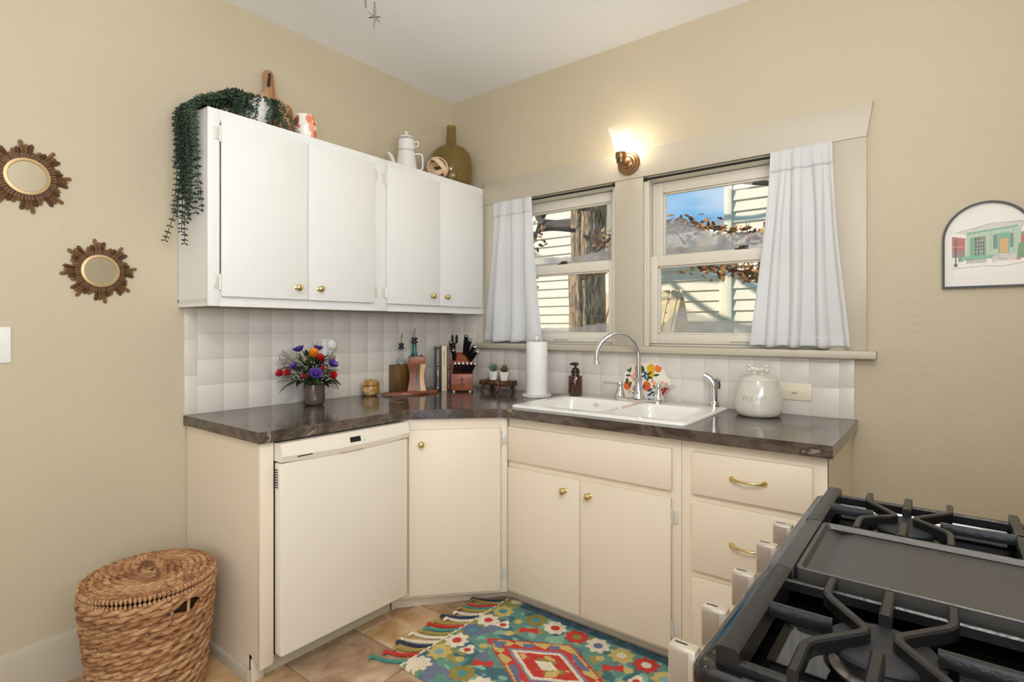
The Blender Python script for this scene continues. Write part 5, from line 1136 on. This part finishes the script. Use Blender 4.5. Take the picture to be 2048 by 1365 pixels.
def grate(label_y, y0, y1, yc):
    ob = None; m = MB()
    bar(m, [(GX0+.010, y0), (GX0+.010, y1)], .024, .03, GZ-.0004); bar(m, [(GX1-.010, y0), (GX1-.010, y1)], .022, .03, GZ-.0004)
    for y in (y0+.006, y1-.006): bar(m, [(GX0+.022, y), (GX1-.021, y)], .011, .014, GZ-.013)
    g_ = m.build('grate', m_iron, rg, True, angle=35)
    def finger(pts, w=.0105): mm_ = MB(); bar(mm_, pts, w); return mm_.build('grate_finger', m_iron, g_, True, angle=35)
    for xc in (2.461, 2.691+.074):
        for sg in (-1, 1):
            x1 = xc+sg*.063; xt = xc+sg*.011
            finger(rnd_path([(x1, y1), (x1, y1-.052), (xt, yc), (x1, y0+.066), (x1, y0)]))
        finger([(xc, y1), (xc, yc+.045)], .013); finger([(xc, y0), (xc, yc-.045)], .013)
    finger([(GX0+.021, yc-.002), (2.414, yc-.002)], .008); finger([(2.510, yc-.002), (2.716, yc-.002)], .008); finger([(2.812, yc-.002), (GX1-.021, yc-.002)], .008)
    finger([(2.613, y0), (2.613, y1)], .014)
    for (x, y) in ((GX0+.012, y0+.012), (GX0+.012, y1-.012), (GX1-.012, y0+.012), (GX1-.012, y1-.012)): MB().box(x-.008, x+.008, y-.008, y+.008, .901, GZ-.028, .002).build('grate_foot', m_iron, g_, True)
grate('near', GY0, -1.738, -1.857); grate('far', -1.498, GY1, -1.382)
m_cap = mat('burner_cap', (46, 46, 48), .5, .3, bump=.1, bscale=200)
for yc in (-1.857, -1.382):
    for xc, r_ in ((2.461, .052), (2.765, .040)):
        bb = MB().lathe([(0, .0), (r_*.95, 0), (r_*.98, .004), (r_*.8, .010), (r_*.78, .020), (r_*.72, .022), (0, .022)], 36, (xc, yc, .900)).build('burner_base', mat('aluminium', (150, 146, 140), .35, .9), rg, True)
        MB().lathe([(0, 0), (r_, 0), (r_*1.02, .003), (r_*.98, .007), (r_*.9, .0085), (0, .0085)], 36, (xc, yc, .9225)).build('burner_cap', m_cap, bb, True)
# griddle plate between the grates: flat iron bars at both ends, sunken plate with grease channel
m = MB(); gx0, gx1, gy0, gy1 = 2.327, 2.899, -1.7355, -1.5005
m.box(gx0, gx0+.022, gy0, gy1, .918, GZ, .002); m.box(gx1-.022, gx1, gy0, gy1, .918, GZ, .002)
L = [[(x, y, z) for x, y in rrect(gx0+.024+d, gx1-.024-d, gy0+.004+e, gy1-.004-e, .008)] for d, e, z in ((0, 0, .920), (0, 0, .944), (.002, .001, .9455), (.006, .004, .9455), (.010, .008, .938))]
loft(m, L); n = 24
m.raw([(gx0+.034, gy0+.012, .938), (gx0+.052, gy0+.012, .931), (gx0+.072, gy0+.012, .9365), (gx1-.034, gy0+.012, .9375), (gx0+.034, gy1-.012, .938), (gx0+.052, gy1-.012, .931), (gx0+.072, gy1-.012, .9365), (gx1-.034, gy1-.012, .9375)], [(0, 1, 5, 4), (1, 2, 6, 5), (2, 3, 7, 6)])
m.build('griddle', mat('griddle_iron', (78, 75, 72), .4, .35, bump=.06, bscale=200), rg, True, angle=25)
# towel folded over the oven handle
tw = thing('kitchen_towel', 'white kitchen towel with teal and orange print over the oven handle', 'towel', (2.252, -1.74, .735))
vs, fs = [], []; NY = 14; prof = [(.020, -.22), (.019, -.10), (.0175, -.02), (.0165, .006), (.010, .0155), (0, .018), (-.010, .0155), (-.0165, .006), (-.018, -.02), (-.020, -.12), (-.022, -.30)]
for i in range(NY+1):
    y = -.062+.124*i/NY
    for (x, z) in prof: vs.append((x*(1+.12*math.sin(i*1.1)), y, z+.003*math.sin(i*.9)))
k = len(prof)
for i in range(NY):
    for j in range(k-1): fs.append((i*k+j, i*k+j+1, i*k+k+j+1, i*k+k+j))
o = MB().raw(vs, fs).build('cloth', ramp_mat('towel_print', [(.42, (238, 230, 216)), (.5, (96, 168, 162)), (.56, (238, 230, 216)), (.66, (232, 128, 92))], .9, 26, (1, 1, 1), 2, .4), tw, angle=180); md = o.modifiers.new('thickness', 'SOLIDIFY'); md.thickness = .003; md.offset = 1
# ================================================================ WICKER BASKET
BZ, BC, BR1, BR0 = .402, (.330, -1.848), .196, .152
bk = thing('wicker_basket', 'round lidded woven water-hyacinth basket in the corner by the end panel', 'basket', (BC[0], BC[1], 0))
m_wk = [ramp_mat('hyacinth_%d' % i, [(.25, a), (.5, b_), (.75, c)], .7, 9, (3, 3, 9), 4, .8, bump=.5, bscale=60) for i, (a, b_, c) in enumerate([((120, 80, 48), (182, 134, 90), (214, 172, 124)), ((136, 94, 58), (194, 148, 104), (224, 186, 138)), ((106, 70, 42), (164, 114, 74), (200, 154, 108))])]
m_stk = mat('stake_cane', (206, 172, 122), .6)
def brad(z): return BR0+(BR1-BR0)*min(1, z/BZ)**.85
NS = 22; rows = 17
for k in range(NS):
    a = 2*PI*k/NS; MB().tube([((brad(z)-.001)*math.cos(a), (brad(z)-.001)*math.sin(a), z) for z in [.004+(BZ-.012)*i/12 for i in range(13)]], .0048, 5).build('stake', m_stk, bk)
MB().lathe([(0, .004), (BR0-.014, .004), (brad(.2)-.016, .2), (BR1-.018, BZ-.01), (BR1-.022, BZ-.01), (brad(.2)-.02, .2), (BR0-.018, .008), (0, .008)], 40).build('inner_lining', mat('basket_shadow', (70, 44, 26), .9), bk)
hole_c = math.radians(16)
rn = random.Random(8)
for r_ in range(rows):
    z0 = .014+(BZ-.034)*r_/(rows-1); m = MB(); N = 176
    for ply in (0, 1):
        pts = []; rad = []
        for i in range(N):
            a = 2*PI*i/N; w_ = a*NS/2+ply*PI+r_*PI/2; R_ = brad(z0)
            dz = .0062*math.sin(w_*1.0); dr_ = .0078*math.cos(w_); dd = abs((a-hole_c+PI) % (2*PI)-PI)
            if dd < .30 and z0 > BZ-.075 and z0 < BZ-.02:     # the hand hole pushes the weave apart
                s_ = math.cos(dd/.30*PI/2); mid = BZ-.046; zz = z0+(.022*s_ if z0 > mid else -.022*s_)
            else: zz = z0
            jit = .0022*noise.noise((a*6, r_*3.1, ply*7))
            pts.append(((R_+dr_+jit)*math.cos(a), (R_+dr_+jit)*math.sin(a), zz+dz+jit)); rad.append(.0088*(1+.28*noise.noise((a*9, r_*2.2+ply, 1.5))))
        m.tube(pts, rad, 6, closed=True)
    m.build('weave_row', m_wk[r_ % 3 if rn.random() < .7 else 1], bk, angle=180)
def bead_ring(m, R_, z, n_, r_, tilt=.9, c=(0, 0)):
    for i in range(n_):
        a = 2*PI*i/n_; p = Vector((c[0]+R_*math.cos(a), c[1]+R_*math.sin(a), z))
        m.ball((0, 0, 0), (r_*.62, r_, r_), 6, 5, M=Matrix.Translation(p) @ Matrix.Rotation(a+PI/2, 4, 'Z') @ Matrix.Rotation(.35, 4, 'Z'))
m = MB(); bead_ring(m, BR1+.002, BZ-.006, 96, .0098); m.build('rim_braid', m_wk[1], bk)
ld = thing('basket_lid', 'coiled woven lid resting on the round wicker basket', 'lid', (BC[0], BC[1], BZ+.004))
m = MB(); bead_ring(m, BR1+.001, .010, 96, .0098); m.build('rim_braid', m_wk[1], ld)
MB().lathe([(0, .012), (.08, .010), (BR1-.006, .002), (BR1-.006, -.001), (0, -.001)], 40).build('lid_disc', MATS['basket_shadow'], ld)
for c_ in range(9):
    R_ = .022+.0206*c_; n_ = max(40, int(R_*900)); m = MB()
    for ply in (0, 1):
        pts = []; rad = []
        for i in range(n_):
            a = 2*PI*i/n_; w_ = a*round(R_*95)+ply*PI+c_; pts.append(((R_+.0058*math.cos(w_))*math.cos(a), (R_+.0058*math.cos(w_))*math.sin(a), .022-.008*(R_/.2)**2+.0052*math.sin(w_))); rad.append(.0078*(1+.22*noise.noise((a*6, c_*2.3, ply))))
        m.tube(pts, rad, 6, closed=True)
    m.build('coil', m_wk[rn.choice((0, 1, 1, 2))], ld, angle=180)
for ply in (0, 1):
    pts = [(-.055+.11*t+.0, .006*math.cos(t*22+ply*PI), .026+.046*math.sin(PI*t)**.6+.005*math.sin(t*22+ply*PI)) for t in [i/40 for i in range(41)]]
    MB().tube(pts, .0095, 6, M=TR(rz=.45)).build('lid_handle', m_wk[0], ld, angle=180)
# ================================================================ RUG
RX0, RX1, RY0, RY1 = .900, 1.792, -1.212, -.552
ru = thing('floral_rug', 'hooked wool rug with flowers round a red diamond before the sink cabinet', 'rug', ((RX0+RX1)/2, (RY0+RY1)/2, 0))
cv = Canvas(RX1-RX0, RY1-RY0, .0034, (104, 152, 138)); X, Y = cv.X+RX0, cv.Y+RY0
rs = np.random.RandomState(4)
def nz(sc_, sd):
    g = rs.rand(int(1.0*sc_)+3, int(.8*sc_)+3); u = cv.X*sc_; v = cv.Y*sc_; i = u.astype(int); j = v.astype(int); fu = u-i; fv = v-j
    return g[i, j]*(1-fu)*(1-fv)+g[i+1, j]*fu*(1-fv)+g[i, j+1]*(1-fu)*fv+g[i+1, j+1]*fu*fv
a1, a2, a3 = nz(22, 1), nz(40, 2), nz(14, 3)
cv.put(a1 > .62, (72, 116, 122)); cv.put(a2 > .66, (140, 182, 160)); cv.put((a3 > .74) & (a1 > .3), (116, 124, 144)); cv.put((a3 < .3) & (a2 > .4), (158, 150, 88))
cv.put((X < .995) & (a1 < .7), (158, 150, 84)); cv.put((Y > -.60) & (X > 1.0), (56, 96, 104)); cv.put((Y > -.60) & (X > 1.0) & (a2 > .6), (84, 100, 122))
def blob(x, y, r, c, n=0, ph=0, k=.22):
    d = np.hypot(X-x, Y-y); th = np.arctan2(Y-y, X-x); cv.put(d < r*(1+(k*np.cos(n*th+ph) if n else 0)+.16*(a2-.5)), c)
def flower(x, y, pc, cc, r=.046): blob(x, y, r, pc, 8, x*9, .13); blob(x, y, r*.42, cc)
WHT, RED, OLV, YEL, BLU, TEA, LBL = (236, 224, 200), (206, 62, 52), (156, 140, 66), (208, 186, 112), (106, 120, 148), (84, 150, 154), (136, 182, 178)
def mir(x): return 2*1.346-x
def mry(y): return 2*-.882-y
FL = [(.967, -.673, YEL, TEA), (.964, -.769, WHT, RED), (.964, -.867, BLU, TEA), (.964, -.965, WHT, RED), (.963, -1.064, YEL, LBL), (.957, -1.165, WHT, WHT), (1.127, -.643, OLV, TEA), (1.228, -.644, WHT, RED), (1.335, -.645, RED, OLV), (1.433, -.648, WHT, BLU), (1.536, -.649, YEL, WHT), (1.638, -.647, RED, WHT), (1.127, -1.108, OLV, TEA), (1.232, -1.115, WHT, RED), (1.335, -1.118, RED, OLV), (1.433, -1.118, WHT, BLU), (1.54, -1.115, YEL, WHT), (1.64, -1.115, RED, WHT), (1.728, -.69, YEL, LBL), (1.73, -.79, WHT, RED), (1.73, -.89, BLU, TEA), (1.73, -.985, WHT, RED), (1.73, -1.08, OLV, TEA)]
for x, y, p, c in FL: flower(x, y, p, c)
blob(.962, -.567, .024, WHT); blob(1.76, -.58, .03, WHT)
for x, y in ((1.039, -.757), (1.042, -.985), (1.65, -.757), (1.65, -.985)): blob(x, y, .028, WHT, 3, 1); blob(x, y-.003, .014, RED)
for x, y in ((1.151, -.728), (1.148, -1.017), (1.549, -.741), (1.546, -1.02)):       # red bows
    u = np.abs((X-x)*.85+(Y-y)*.5); v = np.abs(-(X-x)*.5+(Y-y)*.85); cv.put((u < .038) & (v < .010+.32*u+.006*(a2-.5)), RED)
for x, y in ((1.075, -.70), (1.10, -.795), (1.075, -.93), (1.06, -1.05), (1.48, -.715), (1.60, -.72), (1.62, -.80)): blob(x, y, .018, YEL)
dd = np.abs(X-1.346)/.300+np.abs(Y+.882)/.172
dn = dd+.05*(a2-.5)
cv.put(dn < 1.0, RED); cv.put((dn < .96) & (dn > .70) & (((np.abs(X-1.346)*16).astype(int)+(np.abs(Y+.882)*24).astype(int)) % 3 == 0), YEL); cv.put((dn < .9) & (dn > .66) & (a1 > .62), BLU)
cv.put((dn < .72) & (dn > .56), (206, 66, 56)); cv.put((dn < .64) & (dn > .57), (136, 140, 158)); cv.put((dn < .57) & (dn > .48), WHT); cv.put(dn < .48, RED); cv.put((dn < .30) & (a2 > .35), OLV); cv.put(dn < .17, (238, 232, 208))
cv.put((dn < .45) & (a2 > .72), YEL)
cv.put(X < RX0+.014, WHT); cv.put((X > RX1-.014), WHT)
jit = 1+.30*(rs.rand(*X.shape)-.5)+.18*(a2-.5); cv.c = np.clip(cv.c*jit[..., None], 0, 1)
H = .013+.0022*rs.rand(*X.shape)+.002*a2; e = np.minimum(np.minimum(cv.X, X.max()-X+0), np.minimum(cv.Y, Y.max()-Y)); H = np.where(e < .003, .002, H); H = np.where(cv.X < .014, .009, H)
pm = cv.mesh('pile', vcol_mat('wool_pile', .95, .6, 500), ru, TR((RX0-ru.location.x, RY0-ru.location.y, 0)), height=H); stuff(pm)
MB().box(RX0+.002, RX1-.002, RY0+.002, RY1-.002, .0005, .004).build('backing', mat('cotton_backing', (206, 192, 162), .95), ru, True, smooth=False)
TC = {'n': mat('tassel_navy', (44, 62, 84), .9), 'r': mat('tassel_red', (196, 56, 44), .9), 'o': mat('tassel_olive', (164, 146, 74), .9), 't': mat('tassel_teal', (74, 142, 130), .9), 'c': mat('tassel_cream', (222, 210, 184), .9)}
tas = [(-.580, 'n', -.075), (-.612, 'o', -.05), (-.635, 'r', -.075), (-.668, 't', -.07), (-.70, 'o', -.06), (-.735, 'c', -.06), (-.765, 'n', -.075), (-.80, 'c', -.06), (-.832, 'o', -.07), (-.862, 'r', -.075), (-.892, 't', -.07), (-.93, 'o', -.06), (-.97, 'c', -.05), (-1.01, 'c', -.07), (-1.045, 'n', -.06), (-1.075, 'o', -.065), (-1.115, 'r', -.07), (-1.175, 't', -.06)]
for y, c, dy in tas:
    p0 = Vector((RX0+.004, y, .007)); p1 = Vector((RX0-.105+rnd.uniform(-.012, .02), y+dy+rnd.uniform(-.01, .01), .007)); m = MB()
    for ply in (0, 1, 2):
        pts = []
        for i in range(19):
            t = i/18; q = p0.lerp(p1, t); s_ = Vector((-(p1-p0).y, (p1-p0).x, 0)).normalized(); w_ = t*16+ply*2.09
            pts.append(q+s_*(.004*math.cos(w_)+.012*math.sin(t*3))+Vector((0, 0, .0025*math.sin(w_)+.0)))
        m.tube(pts, .0042, 5)
    d = (p1-p0).normalized(); e0 = pts[-1]
    for k in range(9):
        a = (k-4)*.16; dv_ = Matrix.Rotation(a, 3, 'Z') @ d; m.tube([e0, e0+dv_*.012+Vector((0, 0, .002)), e0+dv_*.026+Vector((0, 0, -.003))], [.003, .003, .002], 4)
    m.build('tassel', TC[c], ru, True)
# ================================================================ CEILING FAN WITH LIGHT AND PULL CHAINS
cf_ = thing('ceiling_fan', 'ceiling fan light whose dragonfly pull chain hangs near the ceiling', 'ceiling fan', (1.29, -1.64, 2.30))
m_fan = mat('fan_bronze', (70, 58, 50), .4, .6)
MB().lathe([(0, .44), (.075, .44), (.08, .42), (.06, .39), (.05, .37), (.09, .36), (.10, .34), (.10, .27), (.08, .24), (.06, .23), (.055, .20), (0, .20)], 32).build('motor_housing', m_fan, cf_)
for k in range(5):
    m = MB().prism([(.09, -.02), (.16, -.045), (.48, -.06), (.52, -.04), (.52, .04), (.48, .06), (.16, .045), (.09, .02)], .312, .320, 'z'); m.bm.transform(Matrix.Rotation(2*PI*k/5+.35, 4, 'Z')); m.build('blade', mat('fan_blade', (120, 88, 60), .5), cf_)
MB().lathe([(0, .035), (.05, .045), (.085, .075), (.10, .12), (.095, .17), (.06, .20), (0, .20)], 32).build('light_globe', emit('globe_glow', (1, .93, .82), 7), cf_)
m_pew = mat('pewter', (122, 112, 104), .35, .8)
MB().tube([(.012, .004, .20), (.045, .012, .06), (.012, .004, -.08), (.010, .003, -.135)], .0009, 5).build('pull_chain', m_pew, cf_)
df = MB().tube([(.010, .003, -.135), (.011, .003, -.152)], .0022, 6).tube([(.0105, .003, -.156), (.010, .003, -.172), (.010, .003, -.19), (.006, .001, -.21)], [.003, .0032, .0022, .0008], 7).ball((.0105, .003, -.158), .0038, 8, 6).build('dragonfly_pendant', m_pew, cf_)
sdv = Vector((.7874, .6165, 0))
for (dx, dz, L) in ((-.020, .016, 1), (.016, -.016, 1), (-.017, -.002, .7), (.018, .0, .7)):
    c = Vector((.010, .003, -.176)); e = c+sdv*dx+Vector((0, 0, dz)); mid = c.lerp(e, .65)
    MB().tube([c, c.lerp(e, .3), mid, e], [.0012, .0028, .0034, .001], 7, flat=.35).build('dragonfly_wing', m_pew, df)
MB().tube([(-.012, .006, .20), (-.04, -.01, .08), (-.010, -.008, -.10), (-.010, -.008, -.118)], .0011, 5).tube([(-.010, -.008, -.112), (-.012, -.010, -.13), (-.0115, -.010, -.150)], [.0018, .0028, .002], 7).build('pull_chain', m_pew, cf_)

# ---- unseen flush lamp added near the camera to brighten the right wall
cl_ = thing('added_fill_lamp', 'added round flush lamp, out of view, as fill light at the range end', 'ceiling lamp', (2.62, -2.80, 2.60))
MB().lathe([(0, .14), (.19, .14), (.195, .125), (.18, .11), (0, .11)], 36).build('mount', m_fan, cl_)
MB().lathe([(0, 0), (.08, .012), (.14, .045), (.17, .09), (.172, .11), (0, .11)], 36).build('diffuser', emit('fill_lamp_glow', (1, .965, .92), 66), cl_)
